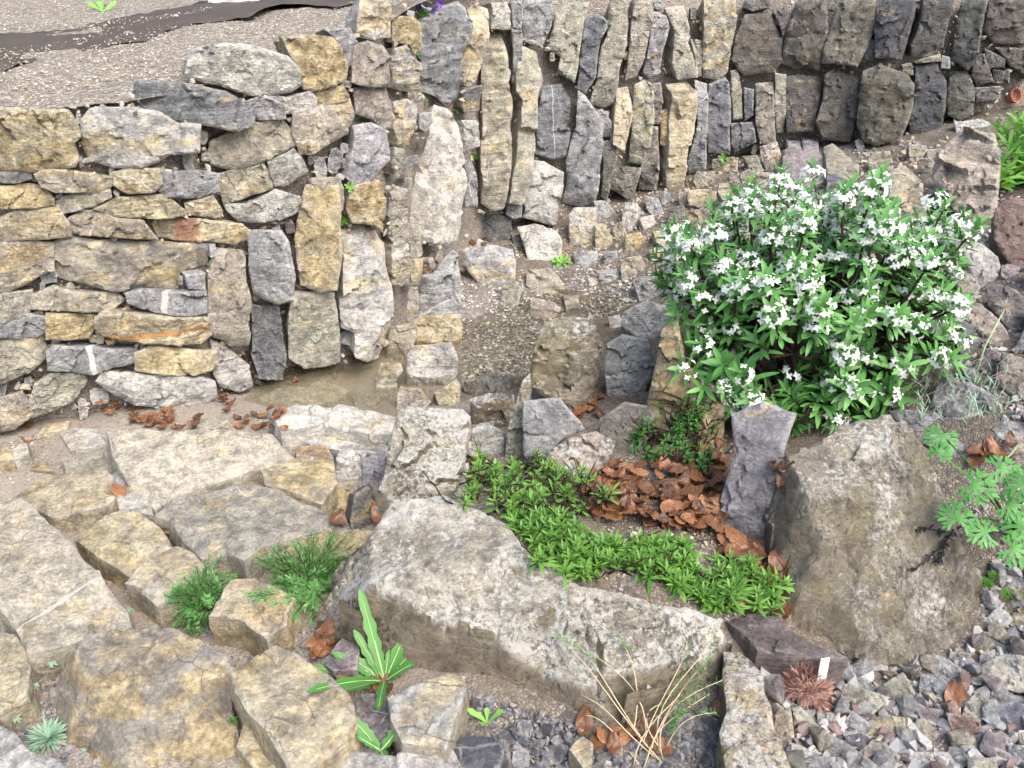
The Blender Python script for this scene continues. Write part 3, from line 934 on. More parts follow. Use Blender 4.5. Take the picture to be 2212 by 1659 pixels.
C G e4 h=.05|flat pale tan slab right of the purple grey slab on the slope|1100,810 1150,800 1290,920 1280,990 1120,940
C G k0 h=.05|small dark blue stone between the two flat slabs above the shrub|1110,950 1190,930 1210,1010 1120,1020
C G g0 h=.04|grey stone above the purple grey slab, left one of the pair|890,760 960,760 970,830 900,820
C G g0 h=.04|grey stone above the purple grey slab, right one of the pair|970,760 1060,780 1070,850 990,840
C S e3 lean=45|tan grey rubble stone left of the purple grey slab|650,870 720,860 755,950 720,980
C S t4 lean=30 th=.16|big tan boulder rising behind the shrub's upper right flowers|1470,960 1560,920 1640,1000 1640,1080 1700,1290 1480,1300 1460,1100
C S e3 lean=40|grey tan stone left of the big tan boulder behind the shrub|1340,980 1460,960 1460,1040 1340,1040
C S i2 lean=40|square pinkish tan stone just above the shrub's top flowers|1080,1050 1190,1050 1190,1140 1080,1130
C S t3 lean=45|tan stone right of the square pinkish tan stone above the shrub|1195,1030 1290,1040 1270,1120 1200,1130
C S b2 lean=30|brown stone left of the shrub's top left flowers on the slope|230,1160 310,1150 320,1240 300,1290 240,1260
C S o5 lean=30|orange tan stone just above the shrub's left end|155,1290 240,1290 265,1370 250,1400 170,1350
C S o7 lean=40|yellow ochre stone at the left of the orange tan stone|0,1310 70,1300 100,1360 80,1400 -10,1390
C S g1 lean=30|grey narrow stone standing in the slope left of the shrub|100,1090 170,1110 200,1190 160,1210 110,1160
C S w3 lean=25|pale stone left of the narrow grey stone on the slope|-20,1130 50,1140 55,1250 10,1290 -30,1240
# pond_stone|pond stone|stones standing round the pond|M_ROCK
E W l6 th=.15 p=.05|tall mottled grey and ochre slab with its foot in the pond|240,210 380,180 480,210 540,300 550,470 570,600 560,850 510,950 480,1080 380,1100 290,1060 290,900 200,870 210,600 230,430
E W w5 p=.04|pale yellowish upright right of the tall mottled slab|560,310 600,260 680,300 690,480 690,570 580,570 555,480
E W o3|thin tan upright beside the gravel under the overhanging pointed slab|690,400 760,400 760,570 700,580
E S g2 lean=25 th=.12|grey pointed standing stone beside the pond gravel|750,560 790,500 850,480 930,380 990,330 1030,360 1040,500 1025,700 1020,780 800,795 750,740
E S w6 lean=15|pale yellowish block left of the grey pointed standing stone|590,590 730,590 735,700 720,830 620,840 580,780
E S o5 lean=25 th=.12|golden block with fine grain at the pond gravel's left edge|720,830 760,800 1030,780 1040,900 1020,1030 960,1000 860,990 720,990
E S t3 lean=20 th=.1|tan block left of the golden block with its foot in water|540,880 700,850 710,950 640,1080 660,1110 520,1110 520,950
E S l5 lean=25 th=.12|grey and ochre patchwork block between pond pool and pond gravel|665,1070 700,1010 960,985 1000,1100 990,1240 880,1280 700,1300 665,1240
E S t5 lean=35 th=.1|tan stone standing in the pool left of the patchwork block|480,1130 610,1130 620,1180 580,1250 600,1350 560,1390 450,1310 450,1230
E S i5 lean=35 th=.1|pinkish ochre stone at the front edge of the pool|620,1300 740,1310 800,1390 770,1430 590,1470 600,1380
E S o3 lean=35 th=.08|small rough tan stone right of the pinkish ochre stone|870,1330 1010,1250 1030,1290 1010,1420 960,1440 900,1420
E S d1 lean=25|broad dark grey stone at the foot of the tallest pillar|1140,90 1200,70 1370,90 1385,230 1280,270 1150,240
E S d1 lean=25|narrow dark grey stone right of the overhanging pointed slab|1065,110 1130,90 1140,230 1080,240
E S g5 lean=30 th=.1|grey stone with an ochre right half at the top of the pond gravel|1060,330 1150,280 1280,290 1400,310 1420,400 1415,520 1330,580 1200,560 1100,480 1060,420
E S w2 lean=35 th=.1|rough whitish stone above the bright green rosette|1450,160 1560,140 1700,190 1750,250 1750,350 1680,420 1530,400 1490,300
E S w6 lean=20 th=.1|pale ochre block under the broad upright, right of the whitish stone|1800,80 1830,30 1980,30 1985,130 1970,320 1810,320
E S g1 lean=35|grey stone right of the bright green rosette|1830,330 1990,330 2010,460 1860,450
E S t2 lean=50 th=.1|pale tan flat topped stone below the bright green rosette|1520,450 1660,440 1750,530 1765,620 1720,660 1600,640 1510,560
E S i1 lean=50 th=.08|three cornered pinkish stone lying in the pond water|1545,650 1690,690 1740,740 1700,790 1550,820 1530,720
E S e1 lean=45 th=.06|small grey stone with a pale knob on the pond gravel|1330,580 1400,550 1470,600 1440,690 1410,740 1330,720
E G t1 h=.02|flat tan stone just breaking the water right of the pinkish one|1760,640 1860,640 1870,720 1780,730
E S g1 lean=40|grey rounded stone on the water's far right edge|2020,470 2130,455 2170,540 2080,580 2020,530
E S o3 lean=20|brown tan stone right of the pale ochre block|1990,150 2040,145 2100,230 2090,320 1990,310
E S g0 lean=35|small grey stone left of the rough whitish stone|1400,210 1470,210 1470,300 1430,310
E S i2 lean=40|little square pinkish tan stone at the water's far edge|1945,530 2030,520 2030,590 1950,580
E S g1 lean=25|grey brown stone under the narrow brown grey upright|1990,-20 2060,-20 2120,60 2130,110 1995,115
E S w2 lean=40|little pale stone in the water left of the shrub|2085,800 2150,790 2170,860 2100,890
# standing_stone|standing stone|standing stones of the raised bed|M_ROCK
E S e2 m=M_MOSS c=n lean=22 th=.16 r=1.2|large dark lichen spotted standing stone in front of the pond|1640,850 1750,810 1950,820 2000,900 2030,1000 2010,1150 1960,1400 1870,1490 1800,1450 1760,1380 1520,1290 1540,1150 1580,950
I S g2 lean=25 th=.1|blue grey standing stone with a dark right shoulder|1490,190 1660,170 1740,170 1870,340 1890,380 1760,430 1690,500 1660,540 1600,640 1490,620
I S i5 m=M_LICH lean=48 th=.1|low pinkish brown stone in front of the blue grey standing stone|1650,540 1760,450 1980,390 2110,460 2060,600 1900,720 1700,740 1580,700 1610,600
U S g3 lean=25 th=.12|grey craggy stone with a sharp top right of the dark lichened one|1312,745 1345,725 1398,735 1412,790 1385,845 1320,862 1308,800
U S l3 lean=30 th=.12|pale block half hidden left of the shrub's lower left leaves|1350,675 1400,650 1452,665 1450,720 1410,745 1345,700
U S b7 m=M_MOSS lean=18 th=.12|tall brown ochre stone under the left side of the shrub|1430,720 1462,700 1480,790 1560,850 1560,965 1480,945 1395,930 1400,870
U S b3 lean=35 th=.1|round shouldered brown stone at the head of the leaf litter|1300,905 1350,870 1405,880 1405,940 1340,970 1300,940
E S b4 lean=35 th=.1|brown layered stone at the right front of the pond gravel|1060,1250 1240,1200 1480,1200 1480,1330 1400,1330 1260,1340 1160,1340 1080,1320
I S b4 m=M_LICH lean=25 th=.1|dark brown ridged stone behind the pale grey block|1110,170 1240,130 1400,140 1420,300 1260,390 1130,380
I S e3 lean=18 th=.1 r=1.6|thin layered slab on edge left of the blue grey standing stone|1470,60 1520,0 1515,180 1480,600 1350,570 1380,350
I S l1 lean=22 th=.1|pale grey block right of the white pebble|1130,380 1240,350 1330,400 1330,570 1250,590 1110,550
I S e3 m=M_LICH lean=35 th=.12 r=.8|broad mottled grey standing slab left of the white pebble|590,260 660,220 800,230 1030,240 1090,290 1100,400 1070,520 1050,650 1000,800 880,850 700,870 600,900 480,950 440,960 440,830 510,700 530,500
I S g1 lean=50 th=.05 fwd=.07|smooth grey square stone leaning on the broad mottled slab|850,620 1080,620 1080,700 1030,810 880,790 820,770
U S u3 lean=20 th=.12|tall grey slab with an ochre left edge under the shrub|1575,905 1640,880 1710,905 1690,980 1655,1160 1560,1170 1558,1080 1590,980
# paving_slab|paving slab|flat stones of the stepping path|M_ROCK
U G w4 h=.09|long white grey slab with a yellow front along the pool's edge|583,888 640,876 740,873 851,893 856,915 840,930 790,935 700,915 612,925
U G y3 h=.02|pale flat stone lying under water along the pool's front edge|540,868 600,842 700,822 752,838 715,862 640,878 580,884
U G t3 h=.015|small tan stone under water near the craggy pale grey block|640,815 690,800 715,812 680,828 648,828
U G e3 h=.02|greenish stone under water beside the tan pool stone|762,850 800,838 822,852 806,872 770,872
U G l4 h=.05|pale step below the white grey pool edge slab|640,943 720,938 835,952 832,975 760,972 700,968
I S l2 lean=40 th=.09|light grey block below the pool edge slab, left of the pair|170,580 200,520 360,530 350,620 310,740 170,720
I S g3 lean=40 th=.09|light grey block beside the broad mottled slab, right of the pair|360,590 490,540 500,640 480,740 350,770
U G o7 h=.07|rough golden ochre stone between the two largest paving slabs and the blocks|570,1015 640,978 715,990 725,1040 690,1085 620,1055 575,1040
U G r8 h=.05|small orange pink stone beside the pool edge slab|640,966 700,961 714,985 690,993 645,986
I S o6 lean=45 th=.09|block with an ochre brown top left of the narrow brown stone|80,850 110,770 290,750 300,850 270,930 150,910
I S b5 lean=25 th=.08|narrow brown stone against the foot of the broad mottled slab|270,1010 310,850 420,780 440,950 400,1070 280,1070
U G o9 h=.05|flat orange ochre stone above the feathery plant|603,1188 640,1165 700,1150 800,1148 806,1158 770,1190 690,1200
G G o3 h=.07 c=y|largest paving slab, ochre grey, next to the dead leaves at the wall foot|770,180 1000,150 1250,165 1400,145 1900,160 1990,260 2070,320 1700,430 1240,590 1130,640 1090,670 890,480 800,330
G G e4 h=.08|second largest paving slab, grey ochre, in front of the largest|1110,740 1270,620 1650,550 1800,545 2080,640 2212,680 2450,830 2200,850 1850,960 1720,1060 1600,990 1430,1010 1300,900 1200,770
G G o4 h=.05|yellowish four sided slab at the left in front of the gravel|50,640 150,560 270,480 400,440 740,450 780,490 800,620 700,690 580,720 360,740 250,690 150,640
G G o5 h=.06|cracked yellow and grey slab in the middle of the path|530,900 680,770 850,710 970,720 1030,770 1130,860 1210,970 1000,1100 910,1170 830,1110 690,1030
G G w4 h=.09 c=y m=M_CALC|huge pale cream slab at the left edge with a white vein across|-100,680 150,650 210,700 300,790 420,870 490,950 600,1070 690,1130 730,1230 870,1390 880,1470 800,1560 640,1600 400,1640 180,1690 120,1560 0,1390 -100,1300
G G o4 h=.07|smooth tan ochre stone behind the left feathery plant|900,1230 990,1090 1110,1020 1240,970 1350,1010 1470,1140 1560,1200 1400,1330 1250,1340 1110,1370 960,1250
G G w4 h=.05|small pale stone in the joint left of the two largest slabs|820,590 940,550 1020,610 1070,740 980,720 850,700
G G g0 h=.04|small grey stone in the joint at the largest slab's left side|780,470 880,455 920,540 870,560 810,560
G G o6 h=.09|yellow ochre stone between the two feathery plants|1490,1450 1560,1330 1630,1200 1800,1200 1900,1230 2060,1330 2000,1440 2000,1500 1870,1600 1700,1480 1570,1450
G G w4 h=.015|pale pinkish flat stone sunk in the gravel at the wall foot|430,170 530,130 680,150 730,250 640,280 500,290
G G e2 h=.02|grey flat stone sunk in the gravel left of the largest slab|450,350 700,290 780,330 770,420 480,440
G G o7 h=.012|small yellow flat stone sunk in the gravel at the far left|230,430 260,380 350,400 370,440
G G o6 h=.012|yellowish sunk stone near the wall's left footing|340,120 470,90 460,135 240,210
G G o7 h=.04|ochre stone at the left edge beyond the path gravel|-60,250 50,280 100,350 -60,365
G G e1 h=.04|greenish grey stone at the left edge near two brown leaves|90,290 180,240 190,310 110,355
G G e3 h=.03|small pale slab among dead leaves below the long footing stone|1360,70 1580,70 1590,100 1500,140 1400,120
H G o6 h=.12|yellow and grey craggy stone right of the big front boulder|1630,990 1760,900 1950,800 2050,840 2150,900 2300,1000 2470,1150 2480,1250 2400,1400 2200,1570 2040,1620 1900,1400 1750,1250 1680,1120
H G o4 h=.07|pale ochre slab at the left edge below the huge cream slab|-60,690 100,720 150,800 200,930 190,1050 180,1120 0,1240 -60,1240
H G l1 h=.06|smooth pale grey stone in the bottom left corner|-60,1330 120,1420 210,1540 330,1560 440,1620 470,1720 -60,1720
H G o8 h=.05|brown ochre wedge under the yellow and grey craggy stone|1690,1500 1760,1280 1900,1420 2060,1640 1800,1640
# front_stone|front stone|stones at the bottom edge of the photo|M_ROCK
J G l6 h=.09|pointed ochre stone with a grey ridge beside the slate gravel|540,1150 700,1080 950,980 1050,990 1060,1100 1000,1250 930,1500 870,1480 640,1450 560,1300
J G p4 h=.05|purple grey stone between the two toothed weeds|310,1170 370,1140 480,1140 540,1250 520,1380 440,1550 330,1520 250,1450 300,1280
J G l3 h=.07|long pale stone under the lower toothed weed at the bottom edge|-120,1600 150,1550 400,1550 590,1580 600,1720 -120,1720
J G l1 h=.07|rounded pale grey stone at the bottom edge left of the dark blue one|610,1560 700,1490 850,1460 960,1530 1020,1640 1000,1720 610,1720
J G k2 h=.06|rounded dark blue grey stone in the slate gravel|960,1520 1080,1430 1270,1450 1320,1540 1290,1640 1200,1710 1050,1660
J G p1 h=.05|purple grey stone behind the big toothed weed|80,900 200,760 310,800 290,950 150,960
J G o5 h=.05|small ochre cobble at the front tip of the big lichened boulder|1820,1520 1900,1450 1960,1500 1950,1600 1900,1630
J G i2 h=.04|small pinkish stone below the craggy yellow and grey stone|50,1490 230,1480 235,1545 60,1560
# boulder|boulder|large boulders in front|M_LICH
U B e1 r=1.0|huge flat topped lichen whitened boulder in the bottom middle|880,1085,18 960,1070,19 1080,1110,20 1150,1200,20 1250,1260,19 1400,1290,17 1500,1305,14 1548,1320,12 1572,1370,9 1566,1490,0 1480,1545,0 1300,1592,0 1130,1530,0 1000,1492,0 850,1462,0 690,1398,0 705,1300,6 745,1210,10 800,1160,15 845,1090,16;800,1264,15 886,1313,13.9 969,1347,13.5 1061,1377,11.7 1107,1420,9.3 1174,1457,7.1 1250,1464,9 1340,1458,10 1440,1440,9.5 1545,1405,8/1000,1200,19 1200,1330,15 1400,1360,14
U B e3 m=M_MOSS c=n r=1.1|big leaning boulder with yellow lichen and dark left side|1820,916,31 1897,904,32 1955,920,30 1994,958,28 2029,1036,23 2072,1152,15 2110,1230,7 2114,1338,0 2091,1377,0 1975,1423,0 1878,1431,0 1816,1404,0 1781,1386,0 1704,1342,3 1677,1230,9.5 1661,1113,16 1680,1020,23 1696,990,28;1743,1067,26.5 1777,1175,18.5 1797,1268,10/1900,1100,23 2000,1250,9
H B o6 m=M_ROCK c=e r=1.1|big front boulder with grey top and ochre front in the bottom left|380,1100,2.2 440,930,7.2 480,840,10.1 640,720,10.8 860,650,10.8 1090,640,10.8 1200,640,10.8 1330,730,10.1 1590,850,9.4 1640,960,8.6 1600,1200,5.0 1680,1570,0.0 1690,1720,0.0 800,1720,0.0 540,1510,0.0 400,1340,0.0;520,930,9.4 640,1090,9.0 850,1140,8.6 1000,1080,9.7 1160,960,10.4 1400,930,9.7 1560,960,8.6/800,850,10.8
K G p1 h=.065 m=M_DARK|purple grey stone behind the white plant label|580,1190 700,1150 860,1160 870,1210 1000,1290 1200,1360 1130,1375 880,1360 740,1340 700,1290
L G t6 h=.08 m=M_LICH|long tan stone running to the bottom edge right of the huge boulder|110,820 220,820 300,900 380,1020 390,1120 430,1220 440,1330 490,1440 560,1640 580,1720 140,1720 80,1400 130,1250 110,1000
# slope_stone|slope stone|stones on the right hand slope|M_ROCK
F S l1 lean=55 th=.1|pale grey slab on the right slope beside the shrub's right flowers|1870,420 1950,400 2060,480 2090,560 2020,640 1960,600
F S i2 lean=55 th=.1|pinkish tan slab below the pale grey slab on the right slope|1830,510 1920,560 1960,640 1940,700 1870,720
F S i3 lean=55 th=.1|long tan stone on the right slope behind the fluffy seed head|1850,730 1980,720 2110,870 2180,950 2150,980 2000,900
F S b1 lean=50 th=.12|brown grey stone at the right edge above the long tan slope stone|2000,620 2090,610 2230,700 2230,900 2140,830 2020,730
F S u0 lean=55 th=.08|blue grey slab at the shrub's lower right flowers|1830,820 1940,860 2000,980 1900,1030 1840,950
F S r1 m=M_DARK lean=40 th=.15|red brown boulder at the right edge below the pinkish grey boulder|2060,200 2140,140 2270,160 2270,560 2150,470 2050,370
F S u1 lean=55 th=.08|grey slab seen through the shrub's right hand branches|1620,470 1740,480 1760,560 1640,600
F S g0 lean=45 th=.08|grey stone behind the shrub's top right flower heads|1760,90 1870,140 1870,200 1780,190
K S g1 lean=55 th=.1|grey flat stone at the right edge above the lobed leaves|2050,80 2240,70 2240,180 2080,130
K S g1 lean=50 th=.1|grey stone behind the top edge of the big leaning boulder|1480,10 1750,20 1790,80 1600,110
# rubble_stone|rubble stone|larger stones in the lower right rubble|M_ROCK
L S w5 lean=52 th=.06 fwd=.01|large cream flat stone at the right edge of the rubble|1890,960 2010,880 2100,870 2280,900 2280,1100 2170,1120 2060,1090 1930,1140
L S u0 lean=52 th=.06 fwd=.01|large blue grey stone at the right edge under the cream stone|2000,1230 2130,1210 2280,1230 2280,1370 2090,1400 2040,1330
L S e3 lean=50 th=.06|upright tan grey chunk left of the red brown leaf in the rubble|1240,1080 1360,1000 1440,1150 1430,1180 1290,1240
L S u0 lean=52 th=.06 fwd=.01|flat blue grey stone touching the red brown leaf in the rubble|1500,1010 1640,1050 1720,1160 1640,1210 1560,1190 1490,1110
L S o3 lean=52 th=.06 fwd=.01|yellowish stone with a grey corner in the middle of the rubble|1110,1360 1200,1310 1350,1310 1360,1380 1420,1480 1260,1450 1180,1490
L S w0 lean=52 th=.06 fwd=.01|long whitish stone at the bottom of the rubble|1400,1560 1650,1560 1700,1630 1560,1660 1450,1620
L S p1 lean=52 th=.06 fwd=.01|dark grey stone below the red brown leaf in the rubble|1470,1250 1640,1260 1680,1380 1550,1330
L S r2 lean=52 th=.06 fwd=.01|reddish brown stone right of centre in the rubble|1690,1290 1890,1330 1900,1400 1790,1480
L S g0 lean=55 th=.06|grey stone right of the dry red cushion plant|930,960 1010,960 1160,1100 1100,1120 960,1050
L S e3 lean=52 th=.06 fwd=.01|greenish grey flat stone right of the curled brown leaf|890,1130 970,1080 1230,1160 1100,1270 1000,1200
L S e2 lean=55 th=.06|grey stone below the dry red cushion plant|590,1250 640,1240 780,1390 680,1420
L S o4 lean=50 th=.06|yellowish stone beside the long tan stone in the rubble|470,1310 560,1250 600,1420 480,1410
L S o6 lean=50 th=.08|ochre boulder at the right edge below the lobed leaves|2110,600 2212,520 2280,500 2280,700 2130,660
L S g0 lean=52 th=.06 fwd=.01|smooth grey stone left of the cream stone's top in the rubble|1910,870 2000,830 1990,920 1920,950
L S g1 lean=50 th=.06|brownish grey pebble above the cream stone in the rubble|2040,770 2130,770 2160,860 2060,830
L S t4 lean=50 th=.06|light tan stone right of the yellowish one in the rubble|1460,1330 1500,1320 1600,1410 1540,1480 1450,1430
L S g0 lean=52 th=.06 fwd=.01|grey stone under the reddish brown stone in the rubble|1830,1440 1960,1420 2000,1510 1850,1540
L S e1 lean=52 th=.06 fwd=.01|grey stone in the bottom right corner of the rubble|1840,1610 2000,1600 2030,1720 1840,1720
L S g0 lean=52 th=.06 fwd=.01|blue grey stone below the cream stone's left end|2000,1100 2080,1090 2120,1200 2010,1210
L S g1 lean=50 th=.06|grey rounded stone right of the long whitish stone in the rubble|1690,1520 1800,1510 1820,1620 1700,1650
"""
MATS = {'M_ROCK': M_ROCK, 'M_LICH': M_LICH, 'M_MOSS': M_MOSS, 'M_DARK': M_DARK, 'M_STRIPE': M_STRIPE, 'M_BAND': M_BAND, 'M_VEIN': M_VEIN, 'M_STAIN': M_STAIN, 'M_STREAK': M_STREAK, 'M_CALC': M_CALC}
COVER = []          # pixel outlines of lying stones, so that loose chips keep off them


def build_stones():
    sec = None
    for li, line in enumerate(STONES.strip().split('\n')):
        if line.startswith('#'):
            sec = [x.strip() for x in line[1:].split('|')]
            continue
        r = random.Random(1000 + li)
        head, label, pl = line.split('|')
        hd = head.split()
        tile, kind, cc = hd[0], hd[1], hd[2]
        opt = dict(x.split('=') for x in hd[3:])
        x0, y0, sc = TILES[tile]
        main, _, peaks = pl.partition(';')
        peaks, _, free = peaks.partition('/')
        rd = lambda s: [tuple(float(q) for q in p.split(',')) for p in s.split()]
        pts = rd(main)
        uv = [(x0 + p[0] * sc, y0 + p[1] * sc) for p in pts]
        cu, cv = np.mean([p[0] for p in uv]), np.mean([p[1] for p in uv])
        mat = MATS[opt.get('m', sec[3])]
        rough = float(opt.get('r', 1.0))
        zf = None
        if kind == 'W':
            upr = sec[0] == 'upright_stone'
            p = float(opt.get('p', .02)) + (r.uniform(-.012, .028) if upr else r.uniform(-.008, .008))
            c = wall_hit(cu, cv, p)
            n = wall_normal(c)
            tc = CAMP - c
            tc[2] *= .35
            tc /= np.linalg.norm(tc)
            n = n * .62 + tc * .38 + np.array([r.uniform(-.26, .20) if upr else r.uniform(-.09, .09), 0, r.uniform(-.06, .12) if upr else r.uniform(-.06, .06)])
            n /= np.linalg.norm(n)
            thick = float(opt.get('th', .12))
            mode, back = 'face', .74
        elif kind == 'S':
            vmax = max(p[1] for p in uv)
            bl = ground_hit(cu, vmax - 4)
            tc = CAMP - bl
            tc[2] = 0
            tc /= np.linalg.norm(tc)
            yaw = math.radians(float(opt.get('yaw', r.uniform(-18, 18))))
            tc = np.array([tc[0] * math.cos(yaw) - tc[1] * math.sin(yaw), tc[0] * math.sin(yaw) + tc[1] * math.cos(yaw), 0])
            bl = bl + tc * float(opt.get('fwd', 0))
            le = math.radians(float(opt.get('lean', 30)))
            n = tc * math.cos(le) + np.array([0, 0, math.sin(le)])
            c = bl
            thick = float(opt.get('th', .09))
            mode, back = 'face', .8
        if kind in 'WS':
            P3 = []
            for u, v in uv:
                d = ray(u, v)
                t = ((c - CAMP) @ n) / (d @ n)
                P3.append(CAMP + d * t)
            P3 = np.array(P3)
            O = P3.mean(0)
            ex = np.cross(np.array([0, 0, 1.]), n)
            ex /= np.linalg.norm(ex)
            ey = np.cross(n, ex)
            poly = np.stack([(P3 - O) @ ex, (P3 - O) @ ey], 1)
            if kind == 'S':
                lo = poly[:, 1].min()
                poly[:, 1] = np.where(poly[:, 1] < lo + .18 * (poly[:, 1].max() - lo), poly[:, 1] - .015, poly[:, 1])
        elif kind == 'G':
            h = float(opt.get('h', .05))
            vmid = cv
            g = ground_hit(cu, vmid, h)
            zt = g[2]
            # a lying stone: level, with a little tilt of its own
            n = np.array([r.uniform(-.05, .05), -.05 + r.uniform(-.03, .03), 1.0])
            n /= np.linalg.norm(n)
            P3 = []
            for u, v in uv:
                d = ray(u, v)
                t = ((g - CAMP) @ n) / (d @ n)
                P3.append(CAMP + d * t)
            P3 = np.array(P3)
            O = P3.mean(0)
            ex = np.array([1., 0, 0]) - n * n[0]
            ex /= np.linalg.norm(ex)
            ey = np.cross(n, ex)
            poly = np.stack([(P3 - O) @ ex, (P3 - O) @ ey], 1)
            thick = h + .05
            mode, back = 'top', 1.06
            COVER.append(np.array(uv))
        else:
            pk = rd(peaks)
            nch = len(pk)
            pk += rd(free)
            cps = [at_z(x0 + q[0] * sc, y0 + q[1] * sc, q[2] / 100) for q in pts + pk]
            P3 = np.array(cps[:len(pts)])
            O = np.array([P3[:, 0].mean(), P3[:, 1].mean(), 0])
            ex, ey, n = np.array([1., 0, 0]), np.array([0, 1., 0]), np.array([0, 0, 1.])
            poly = P3[:, :2] - O[:2]
            zf = tin([(q[0] - O[0], q[1] - O[1], q[2]) for q in cps], len(pts), nch)
            thick = .08
            mode, back = 'top', 1.02
            COVER.append(np.array(uv))
        if kind in 'SW':
            COVER.append(np.array(uv))
        V, Fc = rock_mesh(poly, (np.zeros(3), ex, ey, n), thick, r, mode, zf, rough, back, spacing=.009 if kind == 'B' else None,
                          expand=.003 if sec[0] == 'upright_stone' else .009)
        ob = mesh_obj(sec[0], V, Fc, mat, sharp=38)
        ob.location = tuple(O)
        k, amt = cc[0], int(cc[1]) / 10
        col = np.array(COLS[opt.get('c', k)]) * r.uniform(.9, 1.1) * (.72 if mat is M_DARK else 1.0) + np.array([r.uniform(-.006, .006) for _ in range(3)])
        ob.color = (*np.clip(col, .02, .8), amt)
        tag(ob, label, sec[1], sec[2])


# ------------------------------------------------------------------ setting: ground, soil bank behind the stones, gravel terrace above
def grid_mesh(name, P, mat):
    ny, nx = P.shape[:2]
    V = P.reshape(-1, 3)
    Fc = [(j * nx + i, j * nx + i + 1, (j + 1) * nx + i + 1, (j + 1) * nx + i) for j in range(ny - 1) for i in range(nx - 1)]
    o = mesh_obj(name, V, Fc, mat)
    return tag(o, kind='structure')


def build_setting():
    xs = np.arange(-3.2, 4.2, .025)
    ys = np.arange(.2, 5.0, .025)
    X, Y = np.meshgrid(xs, ys)
    XY = np.stack([X.ravel(), Y.ravel()], 1)
    Z = np.concatenate([gz(XY[i:i + 5000]) for i in range(0, len(XY), 5000)])
    Z = Z + np.array([fbm(x * 9, y * 9, 1.5, 5) for x, y in XY]) * .008
    grid_mesh('ground', np.concatenate([XY, Z[:, None]], 1).reshape(len(ys), len(xs), 3), M_GROUND)
    # soil bank just behind the faces of the wall stones
    xs = np.arange(-3.4, 4.6, .03)
    tt = np.linspace(0, 1, 50)
    P = np.zeros((len(tt), len(xs), 3))
    for i, x in enumerate(xs):
        z0 = np.interp(x, _wx, _wz) - .12
        z1 = terr_z(x, 0)
        for j, t in enumerate(tt):
            z = z0 + (z1 - z0) * t
            off = .05 + .03 * np.clip((x + .6) / .5, 0, 1) + fbm(x * 8, z * 8, 4.4, 4) * .02
            p = np.array([x, wall_y(x, z), z])
            P[j, i] = p - wall_normal(p) * off
    grid_mesh('soil_bank', P, M_BANK)
    # terrace
    ks = np.concatenate([np.linspace(-.06, .6, 16), np.linspace(.7, 2.2, 26), np.linspace(2.4, 40, 30)])
    P = np.zeros((len(ks), len(xs), 3))
    for i, x in enumerate(xs):
        z1 = terr_z(x, 0)
        y0 = wall_y(x, z1) + .07
        for j, k in enumerate(ks):
            P[j, i] = (x * (1 + max(0, k - 2.2) * .8), y0 + k, terr_z(x, k) + fbm(x * 6, k * 6, 9.1, 4) * .012)
    grid_mesh('terrace_gravel', P, M_TERR)


def terr_z(x, k):
    top = np.interp(x, [-1.6, -1.2, -.9, -.6, -.45, -.3, 0, .5, 1.2, 3], [.80, .81, .84, .87, .93, 1.0, 1.06, 1.12, 1.2, 1.25])
    back = np.interp(x, [-1.6, -.5, .5, 3], [.86, .92, 1.12, 1.25])
    s = min(1, max(0, k) / 1.2)
    return top * (1 - s) + back * s + .012 * k


def build_water():
    loop = [(500, 880), (548, 845), (600, 800), (740, 765), (880, 740), (985, 690), (1020, 640), (1120, 640), (1200, 600), (1330, 585), (1420, 640),
            (1370, 700), (1260, 740), (1150, 790), (1090, 840), (1010, 880), (880, 905), (700, 905), (590, 895)]
    zw = -.020
    pts = [at_z(u, v, zw) for u, v in loop]
    poly = np.array([p[:2] for p in pts])
    c = poly.mean(0)
    V = [(x, y, zw) for x, y in poly] + [(c[0], c[1], zw)]
    n = len(poly)
    m, nt, bs = nodes('pond_water')
    N = NB(nt)
    out = nt.nodes['Material Output']
    tc = N.n('ShaderNodeTexCoord')
    bmp = N.bump(N.noise(tc.outputs['Object'], 18, 2, .4), .06, .01)
    tr = N.n('ShaderNodeBsdfTransparent')
    tr.inputs['Color'].default_value = c4(.93, .925, .88)
    gl = N.n('ShaderNodeBsdfGlossy')
    gl.inputs['Roughness'].default_value = .03
    N.link(bmp, gl.inputs['Normal'])
    df = N.n('ShaderNodeBsdfDiffuse')
    df.inputs['Color'].default_value = c4(.34, .30, .20)
    # silt clouds the deep pool at the left, the gravel end is clear
    sx = N.n('ShaderNodeSeparateXYZ')
    N.link(tc.outputs['Object'], sx.inputs[0])
    silt = N.math('MULTIPLY', N.smooth(sx.outputs[0], -.42, -.25, 1, 0), N.smooth(N.noise(tc.outputs['Object'], 5, 4), .3, .7, .05, .24))
    m1 = N.n('ShaderNodeMixShader')
    N.link(silt, m1.inputs[0])
    N.link(tr.outputs[0], m1.inputs[1])
    N.link(df.outputs[0], m1.inputs[2])
    fr = N.n('ShaderNodeFresnel')
    fr.inputs['IOR'].default_value = 1.33
    N.link(bmp, fr.inputs['Normal'])
    m2 = N.n('ShaderNodeMixShader')
    N.link(fr.outputs[0], m2.inputs[0])
    N.link(m1.outputs[0], m2.inputs[1])
    N.link(gl.outputs[0], m2.inputs[2])
    N.link(m2.outputs[0], out.inputs['Surface'])
    o = mesh_obj('pond_water', V, [(i, (i + 1) % n, n) for i in range(n)], m, smooth=False)
    o.data.flip_normals()
    tag(o, kind='structure')


